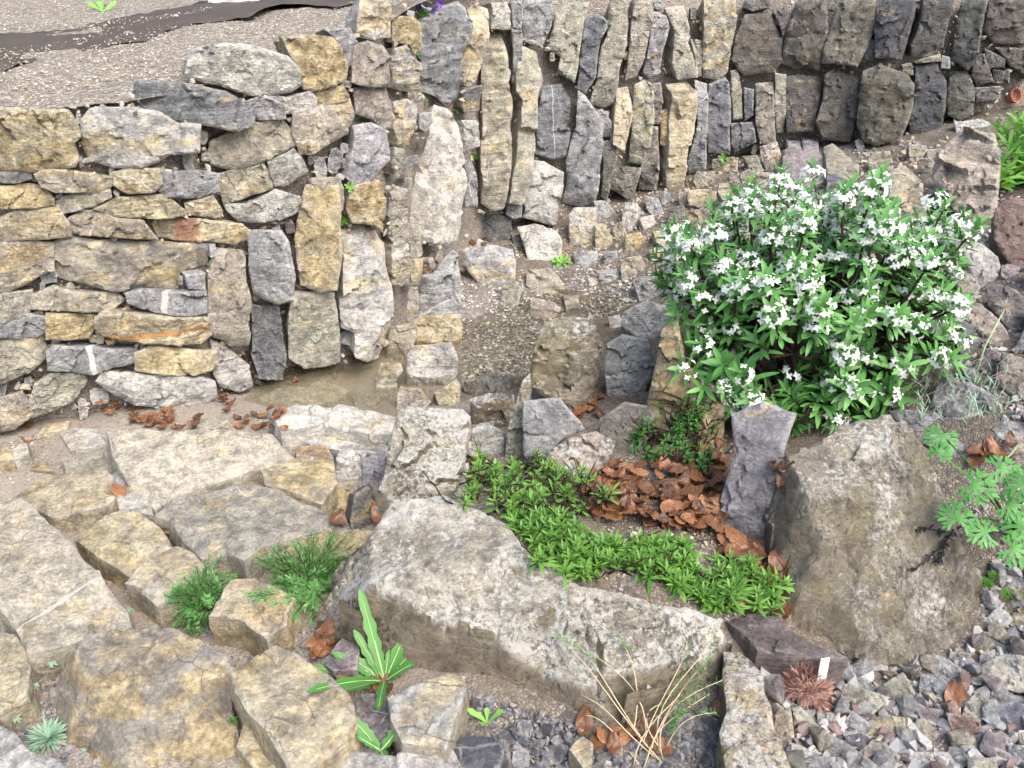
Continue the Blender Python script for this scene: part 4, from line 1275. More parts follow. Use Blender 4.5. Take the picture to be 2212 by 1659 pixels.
# ------------------------------------------------------------------ loose stone chips
def one_stone(uv, kind, r, mat, colour, label, cat, group, name, lean=35, thick=.05, p=.01):
    cu, cv = np.mean([q[0] for q in uv]), np.mean([q[1] for q in uv])
    if kind == 'W':
        c = wall_hit(cu, cv, p)
        n = wall_normal(c)
        tc = CAMP - c
        tc[2] *= .35
        tc /= np.linalg.norm(tc)
        n = n * .6 + tc * .4 + np.array([r.uniform(-.2, .2), 0, r.uniform(-.1, .2)])
        n /= np.linalg.norm(n)
    else:
        c = ground_hit(cu, max(q[1] for q in uv) - 2)
        tc = CAMP - c
        tc[2] = 0
        tc /= np.linalg.norm(tc)
        yaw, le = math.radians(r.uniform(-25, 25)), math.radians(lean + r.uniform(-12, 12))
        tc = np.array([tc[0] * math.cos(yaw) - tc[1] * math.sin(yaw), tc[0] * math.sin(yaw) + tc[1] * math.cos(yaw), 0])
        n = tc * math.cos(le) + np.array([0, 0, math.sin(le)])
    P3 = np.array([CAMP + ray(u, v) * (((c - CAMP) @ n) / (ray(u, v) @ n)) for u, v in uv])
    O = P3.mean(0)
    ex = np.cross(np.array([0, 0, 1.]), n)
    ex /= np.linalg.norm(ex)
    ey = np.cross(n, ex)
    poly = np.stack([(P3 - O) @ ex, (P3 - O) @ ey], 1)
    V, Fc = rock_mesh(poly, (np.zeros(3), ex, ey, n), thick, r, 'face', None, 1.2, .8)
    ob = mesh_obj(name, V, Fc, mat, sharp=38)
    ob.location = tuple(O)
    ob.color = colour
    return tag(ob, label, cat, group)


def pack(poly, sizes, tries, r, asp, slant):
    """fit blocky outlines of falling size into the room the traced stones leave free"""
    poly = np.array(poly, float)
    mn, mx = poly.min(0), poly.max(0)
    out = []
    for s in sizes:
        for _ in range(tries):
            u, v = r.uniform(mn[0], mx[0]), r.uniform(mn[1], mx[1])
            if not inside([(u, v)], poly)[0]:
                continue
            a = r.uniform(*asp)
            w, h = s / math.sqrt(a), s * math.sqrt(a)
            th = r.gauss(slant, .22)
            cs, sn = math.cos(th), math.sin(th)
            base = [(-.5, -.45), (-.1, -.54), (.46, -.48), (.52, .05), (.45, .5), (-.05, .53), (-.5, .46), (-.54, 0)]
            q = []
            for x, y in base:
                x, y = (x + r.uniform(-.09, .09)) * w, (y + r.uniform(-.09, .09)) * h
                q.append((u + x * cs - y * sn, v + x * sn + y * cs))
            chk = [(u, v)] + q + [((u + a_[0]) / 2, (v + a_[1]) / 2) for a_ in q]
            if any(covered(*c_) for c_ in chk):
                continue
            COVER.append(np.array(q))
            out.append(q)
    return out


def build_packed():
    r = random.Random(41)
    cols = 'tteglgowi'
    A = [(1010, 480), (1130, 470), (1230, 445), (1330, 430), (1450, 395), (1600, 345), (1750, 325), (1900, 305), (2040, 290), (2030, 430), (1850, 420), (1600, 470), (1430, 540), (1400, 640),
         (1330, 600), (1260, 575), (1150, 560), (1010, 540)]
    for q in pack(A, [46, 40, 34, 28, 23, 19], 420, r, (.6, 2.0), -.15):
        k = r.choice(cols)
        one_stone(q, 'S', r, M_ROCK, (*(np.array(COLS[k]) * r.uniform(.8, 1.1)), r.choice([.1, .2, .3, .5])), 'small broken stone set in the rubble slope at the foot of the rock face', 'rubble stone',
                  'small broken stones below the rock face', 'rubble_stone', 30, .05)
    Bq = [(2030, 480), (2090, 420), (2140, 480), (2212, 480), (2420, 520), (2460, 940), (2400, 1010), (2080, 985), (2010, 900), (2090, 860), (2080, 600)]
    for q in pack(Bq, [100, 84, 68, 52, 40, 30], 260, r, (.5, 1.2), .5):
        k = r.choice('giegpl')
        one_stone(q, 'S', r, M_ROCK, (*(np.array(COLS[k]) * r.uniform(.75, 1.05)), r.choice([0, .1, .2])), 'tilted grey stone packed into the slope to the right of the shrub', 'slope stone',
                  'tilted stones right of the shrub', 'slope_stone', 52, .06)
    Cq = [(0, 250), (420, 260), (640, 230), (770, 60), (850, 20), (1050, 10), (2200, 5), (2200, 200), (2040, 270), (1900, 300), (1600, 330), (1330, 430), (1200, 470), (1000, 520), (880, 640), (740, 790), (460, 830), (200, 880), (0, 930)]
    for q in pack(Cq, [30, 24, 19, 15, 12], 700, r, (.6, 2.2), 0):
        left = np.mean([a[0] for a in q]) < 740
        k = r.choice('oteglw' if left else 'gegdt')
        one_stone(q, 'W', r, M_ROCK, (*(np.array(COLS[k]) * r.uniform(.75, 1.05)), r.choice([.1, .3, .5])),
                  'little wedge stone filling a joint of the coursed dry wall' if left else 'little wedge stone filling a gap between the upright stones', 'wedge stone',
                  'wedge stones in the coursed wall' if left else 'wedge stones between the uprights', 'wedge_stone', 30, .05, -.008)
    # broken stones lying in the lower right rubble
    Dq = [(1650, 1470), (1760, 1450), (1860, 1450), (1990, 1430), (2110, 1400), (2140, 1290), (2212, 1260), (2230, 1670), (1715, 1670)]
    for q in pack(Dq, [52, 44, 36, 30], 150, r, (.5, 1.3), .4):
        k = r.choice('gglepgug')
        one_stone(q, 'S', r, M_ROCK, (*(np.array(COLS[k]) * r.uniform(.75, 1.05)), r.choice([0, 0, .1, .2])), 'broken grey stone among the loose chips at the lower right', 'rubble stone',
                  'broken stones in the lower right rubble', 'rubble_stone', 55, .05)
    Eq = [(1010, 1470), (1130, 1500), (1290, 1595), (1420, 1570), (1540, 1540), (1560, 1670), (1000, 1670)]
    for q in pack(Eq, [34, 27, 22], 80, r, (.5, 1.4), .3):
        k = r.choice('uudug')
        one_stone(q, 'S', r, M_ROCK, (*(np.array(COLS[k]) * r.uniform(.6, .95)), 0.0), 'larger dark slate piece in the blue grey gravel before the huge boulder', 'slate piece',
                  'larger slate pieces in the gravel', 'slate_piece', 52, .03)


def chip_templates():
    out = []
    for k in range(16):
        bm = bmesh.new()
        r = random.Random(77 + k)
        sx, sy, sz = 1, r.uniform(.55, .9), r.uniform(.4, .75)
        for _ in range(r.randrange(10, 16)):
            p = Vector((r.gauss(0, 1), r.gauss(0, 1), r.gauss(0, 1))).normalized() * r.uniform(.85, 1.1)
            bm.verts.new((p.x * sx, p.y * sy, p.z * sz))
        res = bmesh.ops.convex_hull(bm, input=bm.verts)
        dead = [e for e in res['geom_interior'] if isinstance(e, bmesh.types.BMVert)]
        bmesh.ops.delete(bm, geom=list(set(dead)), context='VERTS')
        bmesh.ops.triangulate(bm, faces=bm.faces)
        bm.verts.index_update()
        V = np.array([tuple(v.co) for v in bm.verts]) * .5
        Fc = [tuple(v.index for v in f.verts) for f in bm.faces]
        bm.free()
        out.append((V, Fc))
    return out


def fine_chip(r, size, aspect):
    """one individual chip: a cut, bevelled lump dense enough to look split"""
    bm = bmesh.new()
    for _ in range(r.randrange(11, 17)):
        p = Vector((r.gauss(0, 1), r.gauss(0, 1), r.gauss(0, 1))).normalized() * r.uniform(.85, 1.12)
        bm.verts.new((p.x, p.y * aspect[0], p.z * aspect[1]))
    res = bmesh.ops.convex_hull(bm, input=bm.verts)
    dead = [e for e in res['geom_interior'] if isinstance(e, bmesh.types.BMVert)]
    bmesh.ops.delete(bm, geom=list(set(dead)), context='VERTS')
    bmesh.ops.dissolve_limit(bm, angle_limit=.28, verts=bm.verts, edges=bm.edges)
    bmesh.ops.bevel(bm, geom=list(bm.edges), offset=.055, segments=1, affect='EDGES', clamp_overlap=True)
    bmesh.ops.triangulate(bm, faces=bm.faces)
    bmesh.ops.subdivide_edges(bm, edges=bm.edges, cuts=2, use_grid_fill=True)
    sd = r.uniform(0, 50)
    for v in bm.verts:
        n = v.co.normalized()
        v.co += n * fbm(v.co.x * 3 + sd, v.co.y * 3, v.co.z * 3, 4) * .07
    bm.verts.index_update()
    V = np.array([tuple(v.co) for v in bm.verts]) * size * .5
    Fc = [tuple(v.index for v in f.verts) for f in bm.faces]
    bm.free()
    return V, Fc


def rotm(r, flat=.35):
    e = Matrix.Rotation(r.uniform(0, 6.283), 3, 'Z') @ Matrix.Rotation(r.gauss(0, flat), 3, 'X') @ Matrix.Rotation(r.gauss(0, flat), 3, 'Y')
    return np.array(e)


def covered(u, v):
    q = np.array([[u, v]])
    for p in COVER:
        if p[:, 0].min() <= u <= p[:, 0].max() and p[:, 1].min() <= v <= p[:, 1].max() and inside(q, p)[0]:
            return True
    return False


# region: pixel outline, number, size range (m), chip set, tilt, keep off traced stones, individual label
REGIONS = [
    ([(1600, 1440), (1700, 1400), (1850, 1445), (1990, 1430), (2110, 1390), (2130, 1250), (2240, 1230), (2420, 1230), (2480, 1720), (1715, 1720)], 2000, (.012, .058), 'rubble', .45, True,
     'angular stone chip lying loose in the grey and purple rubble at lower right', 110),
    ([(950, 1450), (1130, 1495), (1290, 1590), (1420, 1560), (1570, 1500), (1600, 1690), (880, 1690), (920, 1540)], 1300, (.007, .026), 'slate', .5, True,
     'dark slate chip lying in the blue grey gravel before the huge flat boulder', 45),
    ([(560, 1330), (740, 1350), (720, 1500), (640, 1480), (520, 1420), (370, 1320), (380, 1260)], 900, (.005, .014), 'slate', .5, True, None, 0),
    ([(0, 940), (250, 920), (800, 900), (830, 1200), (600, 1350), (300, 1300), (100, 1200), (-20, 1200)], 1500, (.003, .012), 'tan', .4, True, None, 0),
    ([(0, 1380), (260, 1400), (240, 1680), (-20, 1690)], 420, (.006, .02), 'slate', .5, True, None, 0),
    ([(985, 560), (1150, 590), (1260, 560), (1350, 590), (1400, 640), (1300, 690), (1180, 710), (1140, 810), (1000, 850), (985, 700)], 3000, (.009, .022), 'pond', .25, True, None, 0),
    ([(1000, 470), (1230, 440), (1330, 430), (1450, 400), (1600, 345), (1750, 320), (1900, 300), (2050, 300), (2030, 420), (1800, 430), (1600, 470), (1420, 540), (1400, 640), (1300, 600), (1130, 560), (1010, 560)],
     1100, (.010, .034), 'tan', .9, True, None, 0),
    ([(2040, 270), (2212, 190), (2400, 480), (2480, 1000), (2250, 930), (2090, 860), (2070, 500)], 800, (.010, .035), 'rubble', .6, True,
     None, 0),
    ([(2050, 850), (2420, 900), (2440, 1260), (2240, 1250), (2120, 1240), (2090, 1150)], 300, (.01, .03), 'rubble', .5, True, None, 0),
    ([(1260, 1320), (1300, 1000), (1560, 930), (1700, 980), (1700, 1350), (1560, 1360)], 900, (.004, .016), 'tan', .5, True, None, 0),
    ([(850, 880), (1080, 880), (1140, 990), (1080, 1010), (980, 1060), (800, 1110)], 300, (.005, .014), 'pond', .5, True, None, 0),
]


def build_chips():
    tpl = chip_templates()
    r = random.Random(5)
    names = {'rubble': 'rubble_gravel', 'slate': 'slate_gravel', 'tan': 'stone_grit', 'pond': 'pond_gravel', 'grit': 'terrace_grit'}
    for ri, (poly, cnt, (s0, s1), kind, flat, off, label, nind) in enumerate(REGIONS):
        poly = np.array(poly, float)
        mn, mx = poly.min(0), poly.max(0)
        pl = []
        tries = 0
        while len(pl) < cnt and tries < cnt * 12:
            tries += 1
            u, v = r.uniform(mn[0], mx[0]), r.uniform(mn[1], mx[1])
            if not inside([(u, v)], poly)[0] or (off and covered(u, v)):
                continue
            s = s0 + (s1 - s0) * r.random() ** 3.2
            p = ground_hit(u, v)
            if p[1] > wall_y(p[0], p[2]) - .01:
                continue
            pl.append((s, p))
        # the large ones must not sit inside one another
        pl.sort(key=lambda q: -q[0] / q[1][1])
        kept = []
        for s, p in pl[:nind * 4]:
            if len(kept) == nind:
                break
            if all((p[0] - q[0]) ** 2 + (p[1] - q[1]) ** 2 > (.42 * (s + t)) ** 2 for t, q in kept):
                kept.append((s, p))
        ids = {id(q[1]) for q in kept}
        rest = [q for q in pl if id(q[1]) not in ids]
        mats = {'rubble': 'gpbgeltgur', 'slate': 'duukg', 'tan': 'tegloei', 'pond': 'te'}[kind]
        for s, p in kept:
            V, Fc = fine_chip(r, s * 1.12, (r.uniform(.6, .9), r.uniform(.5, .8)))
            V = V @ rotm(r, flat).T
            o = mesh_obj('stone_chip', V, Fc, M_CHIP, sharp=28)
            o.location = tuple(p + np.array([0, 0, s * .2]))
            k = r.choice(mats)
            o.color = (*(np.array(COLS[k]) * r.uniform(.8, 1.1)), r.choice([.1, .2, .4, .6] if kind == 'tan' else [0, .1, .2]))
            tag(o, label, 'stone chip', ('loose chips: ' + names[kind].replace('_', ' ') + (' right' if ri == 7 else '')))
        mb_v, mb_f, b = [], [], 0
        for s, p in rest:
            V, Fc = r.choice(tpl)
            W = (V * s) @ rotm(r, flat).T + p + np.array([0, 0, s * r.uniform(.0, .18)])
            mb_v.append(W)
            mb_f += [tuple(b + i for i in f) for f in Fc]
            b += len(W)
        o = mesh_obj(names[kind], np.concatenate(mb_v), mb_f, M_CHIPS[kind], smooth=False)
        tag(o, kind='stuff')
    # little stones and grit packed into the joints of the wall
    mb_v, mb_f, b = [], [], 0
    for _ in range(5200):
        u, v = r.uniform(0, 2212), r.uniform(0, 900)
        if covered(u, v):
            continue
        p = wall_hit(u, v, -.012)
        if p[2] < np.interp(p[0], _wx, _wz) - .03 or p[2] > terr_z(p[0], 0) + .01:
            continue
        s = .006 + .034 * r.random() ** 3
        V, Fc = r.choice(tpl)
        W = (V * s) @ rotm(r, .9).T + p
        mb_v.append(W)
        mb_f += [tuple(b + i for i in f) for f in Fc]
        b += len(W)
    tag(mesh_obj('joint_grit', np.concatenate(mb_v), mb_f, M_CHIPS['tan'], smooth=False), kind='stuff')
    # grit on the terrace
    mb_v, mb_f, b = [], [], 0
    CL = [(-80, 95), (150, 64), (350, 30), (560, 4), (800, -12), (800, 2), (560, 36), (350, 72), (150, 116), (-80, 176)]
    for _ in range(12000):
        u, v = r.uniform(-40, 800), r.uniform(0, 260)
        d = ray(u, v)
        t = (terr_z(-.9, .3) - H) / d[2]
        if t < 0 or t > 7:
            continue
        p = CAMP + d * t
        k = p[1] - wall_y(p[0], terr_z(p[0], 0)) - .07
        if k < .02:
            continue
        on = inside([(u, v)], CL)[0]
        if on and fbm(p[0] * 3, p[1] * 3, 2.2, 4) < .05:
            continue
        p[2] = terr_z(p[0], k) + (.016 if on else .003)
        s = .003 + .011 * r.random() ** 3
        V, Fc = r.choice(tpl)
        W = (V * s) @ rotm(r, .4).T + p
        mb_v.append(W)
        mb_f += [tuple(b + i for i in f) for f in Fc]
        b += len(W)
    tag(mesh_obj('terrace_grit', np.concatenate(mb_v), mb_f, M_CHIPS['grit'], smooth=False), kind='stuff')

# ------------------------------------------------------------------ plants, leaves and small things
DG = None


def hit(u, v, lift=0.0):
    """the surface that stands at this spot of the place"""
    ok, loc, nor, *_ = SC.ray_cast(DG, Vector(CAMP), Vector(ray(u, v)).normalized())
    if not ok:
        p = ground_hit(u, v)
        return p, np.array([0, 0, 1.])
    n = np.array(nor)
    if n @ (CAMP - np.array(loc)) < 0:
        n = -n
    return np.array(loc) + n * lift, n


def refresh():
    global DG
    bpy.context.view_layer.update()
    DG = bpy.context.evaluated_depsgraph_get()


def px_plane(u, v, B, lean):
    """point of the ray in the plane through B that leans back from the viewer"""
    tc = CAMP - B
    tc[2] = 0
    tc = tc / np.linalg.norm(tc)
    n = tc * math.cos(lean) + np.array([0, 0, math.sin(lean)])
    d = ray(u, v)
    return CAMP + d * (((B - CAMP) @ n) / (d @ n))


def toothed(t):
    b = math.sin(math.pi * min(1, .12 + .85 * t ** .75)) if t < .9 else .62 * (1 - t) / .1 * .9
    return max(.10, b * (.35 + .65 * t)) * (1.0 if int(t * 9) % 2 else .66)


def bez(a, b, c, d, n=9):
    a, b, c, d = Vector(a), Vector(b), Vector(c), Vector(d)
    o = []
    for i in range(n + 1):
        t = i / n
        k = 1 - t
        o.append(a * k ** 3 + b * 3 * k * k * t + c * 3 * k * t * t + d * t ** 3)
    return o


def spoon(t):
    return max(.12, (.18 + .95 * t ** 1.3) if t < .72 else 1.0 * math.sqrt(max(0, 1 - ((t - .72) / .29) ** 2)))


def lance(t):
    return max(.08, math.sin(math.pi * min(1, .06 + .92 * t)) ** .75)


def obovate(t):
    return max(.08, math.sin(math.pi * (.04 + .93 * t) ** 1.45) ** .8)


def blade_plant(name, label, cat, base, tips, width, mat, rib=None, prof=toothed, lean=35, group=None, seg=10, wav=.03):
    """rosette of separate broad leaves; every leaf a part, with its pale midrib"""
    B, n0 = hit(*base)
    o = empty(name, B, label, cat, group)
    for (u, v, wf) in tips:
        up_leaf = v < base[1] - 18
        T = px_plane(u, v, B, math.radians(lean if up_leaf else 75)) if up_leaf else None
        if T is None:
            T = hit(u, v, .03)[0]
        d = Vector(T - B)
        L = d.length * 1.06
        view = Vector(CAMP - B).normalized()
        up = (view * .6 + Vector((0, 0, 1)) * .6)
        mb = MB()
        d0 = d.normalized() + Vector((0, 0, .10 if up_leaf else .3))
        mb.leaf((0, 0, 0), d0, up, L, width * wf, .2 if up_leaf else .45, .22, prof, seg, wav)
        lf = mb.build('leaf', mat, o, smooth=True)
        if rib:
            rb = MB()
            vs = [Vector(mb.v[i * 3 + 1]) + view * .0012 for i in range(seg)]
            rb.tube(vs, .0011, .0004, 4)
            rb.build('midrib', rib, lf)
    return o


def rosette(name, label, cat, u, v, rad_px, n, mat, prof=obovate, wfrac=.34, rise=.5, group=None, src=None):
    B, nn = hit(u, v)
    w = (B - CAMP) @ FWD
    R = rad_px / F * w
    o = empty(name, B, label, cat, group)
    r = random.Random(int(u * 7 + v))
    mb = MB()
    nrm = Vector(nn) * .5 + Vector((0, 0, .5)) + Vector(CAMP - B).normalized() * .35
    nrm.normalize()
    t1 = nrm.orthogonal().normalized()
    t2 = nrm.cross(t1)
    for i in range(n):
        a = i * 2.4 + r.uniform(-.3, .3)
        k = i / n
        el = rise * (1.2 - k) * 1.1 + r.uniform(-.1, .15)
        d = (t1 * math.cos(a) + t2 * math.sin(a)) * math.cos(el) + nrm * math.sin(el)
        mb.leaf(d * R * .06, d, nrm, R * (.55 + .5 * k) * r.uniform(.85, 1.15), R * wfrac * r.uniform(.8, 1.2), .45, .25, prof, 5)
    mb.build('foliage', mat, o)
    st = MB()
    st.tube([(0, 0, -.012), tuple(nrm * R * .1)], R * .07, R * .05, 5)
    st.build('stem', mat, o)
    return o


def sample_in(poly, r):
    poly = np.array(poly, float)
    mn, mx = poly.min(0), poly.max(0)
    while True:
        u, v = r.uniform(mn[0], mx[0]), r.uniform(mn[1], mx[1])
        if inside([(u, v)], poly)[0]:
            return u, v


def build_shrub():
    r = random.Random(8)
    out = [(1385, 615), (1400, 555), (1420, 515), (1490, 505), (1545, 445), (1610, 425), (1690, 395), (1770, 385), (1790, 420), (1830, 440), (1845, 405), (1905, 395), (1945, 415), (1945, 470),
           (2010, 455), (2040, 400), (2075, 450), (2110, 470), (2095, 560), (2085, 640), (2090, 740), (2085, 800), (2020, 830), (1985, 860), (1900, 880), (1870, 922), (1800, 905),
           (1700, 912), (1650, 915), (1590, 885), (1540, 880), (1530, 840), (1470, 790), (1445, 720), (1460, 650)]
    root = ground_hit(1722, 868)
    o = empty('flowering_shrub', root, 'round evergreen shrub covered in clusters of small white star flowers', 'shrub')
    wd = (root - CAMP) @ FWD + .05
    cen = CAMP + ray(1752, 655) * wd
    ax = np.array([365 / F * wd, .36, 275 / F * wd])
    tips = []
    tries = 0
    while len(tips) < 430 and tries < 60000:
        tries += 1
        d = np.array([r.gauss(0, 1), r.gauss(0, 1), r.gauss(0, 1)])
        d /= np.linalg.norm(d)
        k = r.uniform(.62, 1.04) if r.random() < .8 else r.uniform(.35, .7)
        p = cen + d * ax * k
        u, v, w = proj(p)
        if not inside([(u, v)], out)[0]:
            continue
        if d[2] < -.25 and d[1] > 0:
            continue
        # a hollow low in the middle where the bare branches show
        if ((u - 1735) / 105) ** 2 + ((v - 795) / 55) ** 2 < 1 and d[1] < .2 and r.random() < .7:
            continue
        if any(np.linalg.norm(p - q[0]) < .031 for q in tips):
            continue
        tips.append((p, d, u, v))
    low = [(1470, 790), (1540, 870), (1640, 912), (1720, 925), (1880, 915), (1990, 860), (1900, 835), (1700, 850), (1560, 820)]
    for _ in range(400):
        u, v = sample_in(low, r)
        p = CAMP + ray(u, v) * (wd - r.uniform(.12, .24))
        if len(tips) < 470 and all(np.linalg.norm(p - q[0]) > .04 for q in tips):
            tips.append((p, np.array([0, -.9, -.35]), u, v))
    rt = Vector((0, 0, 0))
    # branches: several main limbs fork out to the tips
    st = MB()
    limbs = []
    for i in range(26):
        a = i * 2.399
        e = r.uniform(.15, 1.2)
        d = Vector((math.cos(a) * math.cos(e), math.sin(a) * math.cos(e) * .8, math.sin(e)))
        q = d * r.uniform(.14, .24) + Vector((0, 0, .05))
        limbs.append((q, d))
        m = q * .5 + Vector((r.uniform(-.02, .02), r.uniform(-.02, .02), -.01))
        st.tube([rt + Vector((r.uniform(-.05, .05), r.uniform(-.03, .03), -.03)), m, q], .0065, .0042, 6)
    fol, clus = MB(), []
    for p, d, u, v in tips:
        P = Vector(p - root)
        q, qd = min(limbs, key=lambda l: (l[0] - P).length + (0 if l[0].z < P.z + .1 else .2))
        m1 = q.lerp(P, .4) + Vector((0, 0, -.02)) + Vector((r.uniform(-.015, .015), r.uniform(-.015, .015), 0))
        st.tube([q, m1, q.lerp(P, .75) + Vector((0, 0, -.008)), P], .0052, .0026, 5)
        axis = (P - m1).normalized() + Vector(d) * .35 + Vector((0, -.05, .55))
        axis.normalize()
        t1 = axis.orthogonal().normalized()
        t2 = axis.cross(t1)
        flower = r.random() < (.92 if d[2] > .25 or d[0] > .55 else .62 if d[2] > -.3 else .42)
        n = r.randrange(11, 17)
        L0 = r.uniform(.046, .066)
        top = P + axis * (.030 if flower else .015)
        for i in range(n):
            a = i * 2.4 + r.uniform(-.25, .25)
            kk = i / n
            el = 1.15 - 1.25 * kk + r.uniform(-.15, .15)
            dd = (t1 * math.cos(a) + t2 * math.sin(a)) * math.cos(el) + axis * math.sin(el)
            fol.leaf(top - axis * .05 * kk, dd, axis, L0 * r.uniform(.7, 1.1) * (.75 + .35 * kk), L0 * .21 * r.uniform(.85, 1.2), .35, .22, lance, 4)
        # older leaves down the twig
        for i in range(7):
            t = r.uniform(.35, .95)
            pp = m1.lerp(P, t)
            a = r.uniform(0, 6.28)
            dd = (t1 * math.cos(a) + t2 * math.sin(a)) * .9 + axis * r.uniform(-.1, .5)
            fol.leaf(pp, dd, axis, L0 * r.uniform(.55, .85), L0 * .22, .4, .2, obovate, 4)
        if flower:
            mb = MB()
            R = r.uniform(.021, .033)
            for i in range(r.randrange(12, 21)):
                a = i * 2.4
                zz = r.uniform(-.25, 1)
                rr_ = math.sqrt(max(0, 1 - zz * zz))
                fd = (t1 * math.cos(a) + t2 * math.sin(a)) * rr_ + axis * zz
                c = P + axis * .008 + fd * R * r.uniform(.85, 1.1)
                fd = (fd + Vector((0, -.25, .15))).normalized()
                f1 = fd.orthogonal().normalized()
                f2 = fd.cross(f1)
                ph = r.uniform(0, 1.5)
                for k in range(4):
                    b = ph + k * math.pi / 2
                    pd = (f1 * math.cos(b) + f2 * math.sin(b)) * .95 + fd * .22
                    mb.leaf(c, pd, fd, r.uniform(.0085, .012), .0066, .3, .1, lance, 3)
            clus.append((p[1] - .2 * d[2], mb))
    st.build('stems', M_STEM, o)
    fol.build('foliage', M_SHRUB, o)
    clus.sort(key=lambda c: c[0])
    for _, mb in clus[:99]:
        mb.build('flower_cluster', M_WHITE, o)
    if clus[99:]:
        rest = MB()
        for _, mb in clus[99:]:
            rest.add(mb.v, mb.f)
        tag(rest.build('flower_clusters', M_WHITE, o), kind='stuff')


def mat_plant(name, label, cat, poly, n, Lr, mat, hgt, stems=0, per=(9, 14), wf=.26, seed=1, lift=.0, lean=0.0):
    r = random.Random(seed)
    c = np.mean(np.array(poly, float), axis=0)
    B, _ = hit(*c)
    o = empty(name, B, label, cat)
    fol, st = MB(), MB()
    for _ in range(n):
        u, v = sample_in(poly, r)
        p, nn = hit(u, v + 4)
        P = Vector(p - B)
        ax = Vector((r.gauss(0, .28), r.gauss(-.12, .28), 1)).normalized()
        h = hgt * r.uniform(.4, 1.1)
        top = P + ax * h
        st.tube([P - Vector((0, 0, .01)), P + ax * h * .5, top], .0016, .0012, 4)
        t1 = ax.orthogonal().normalized()
        t2 = ax.cross(t1)
        k_ = r.randrange(*per)
        for i in range(k_):
            a = i * 2.4 + r.uniform(-.3, .3)
            kk = i / k_
            el = 1.2 - 1.1 * kk + r.uniform(-.15, .15)
            dd = (t1 * math.cos(a) + t2 * math.sin(a)) * math.cos(el) + ax * math.sin(el)
            L = r.uniform(*Lr) * (.7 + .4 * kk)
            fol.leaf(top - ax * h * .75 * kk, dd, ax, L, L * wf * r.uniform(.85, 1.2), .4, .25, lance, 4)
    for _ in range(stems):
        u, v = sample_in(poly, r)
        p, nn = hit(u, v)
        P = Vector(p - B)
        a = r.uniform(0, 6.28)
        pts = [P]
        d = Vector((math.cos(a), math.sin(a) * .6, .55)).normalized()
        for k in range(5):
            pts.append(pts[-1] + d * r.uniform(.012, .022))
            d = (d + Vector((r.uniform(-.5, .5), r.uniform(-.5, .5), r.uniform(-.35, .3)))).normalized()
        st.tube(pts, .0022, .001, 4)
        q = pts[3]
        st.tube([q, q + Vector((r.uniform(-.02, .02), r.uniform(-.02, .02), .02))], .0013, .0007, 4)
    fol.build('foliage', mat, o)
    st.build('stems', M_STEM, o)
    return o


def feathery(label, base, tips, seed):
    r = random.Random(seed)
    B, _ = hit(*base)
    o = empty('feathery_plant', B, label, 'plant', 'feathery green plants in the path joints')
    fol, st = MB(), MB()
    for u, v in tips:
        T = px_plane(u, v, B, math.radians(r.uniform(20, 50))) if v < base[1] - 6 else hit(u, v, .015)[0]
        T = Vector(T - B)
        for _ in range(5):
            Q = T + Vector((r.uniform(-.018, .018), r.uniform(-.03, .03), r.uniform(-.012, .02)))
            S = Vector((r.uniform(-.02, .02), r.uniform(-.015, .015), -.005))
            M = S.lerp(Q, .5) + Vector((0, 0, .012))
            st.tube([S, M, Q], .0012, .0007, 4)
            for k in range(64):
                t = r.uniform(.15, 1)
                p = S.lerp(M, t * 2) if t < .5 else M.lerp(Q, t * 2 - 1)
                ax = (Q - S).normalized()
                a = r.uniform(0, 6.28)
                t1 = ax.orthogonal().normalized()
                t2 = ax.cross(t1)
                d = (t1 * math.cos(a) + t2 * math.sin(a)) * .8 + ax * .8
                fol.leaf(p, d, ax, r.uniform(.009, .017), .0020, .2, .1, lance, 2)
    fol.build('foliage', M_NEEDLE, o)
    st.build('stems', M_STEM, o)


def lobed_leaf(mb, c, nrm, rad, r, lobes=7):
    """palmate leaf: lobes from the centre, each cut into three points"""
    nrm = Vector(nrm).normalized()
    t1 = nrm.orthogonal().normalized()
    t2 = nrm.cross(t1)
    ph = r.uniform(0, 6.28)
    for i in range(lobes):
        a = ph + (i - (lobes - 1) / 2) * (5.3 / lobes)
        d = t1 * math.cos(a) + t2 * math.sin(a) - nrm * .12
        L = rad * (1 - .09 * abs(i - (lobes - 1) / 2)) * r.uniform(.9, 1.05)
        mb.leaf(c, d, nrm, L, L * .36, .25, .15, lambda t: .28 + .72 * t if t < .55 else max(.03, 1 - (t - .55) / .45), 6)
        for s in (-1, 1):
            b = a + s * .24
            q = Vector(c) + d * L * .42
            d2 = t1 * math.cos(b + s * .28) + t2 * math.sin(b + s * .28) - nrm * .1
            mb.leaf(q, d2, nrm, L * .48, L * .17, .2, .12, lance, 4)


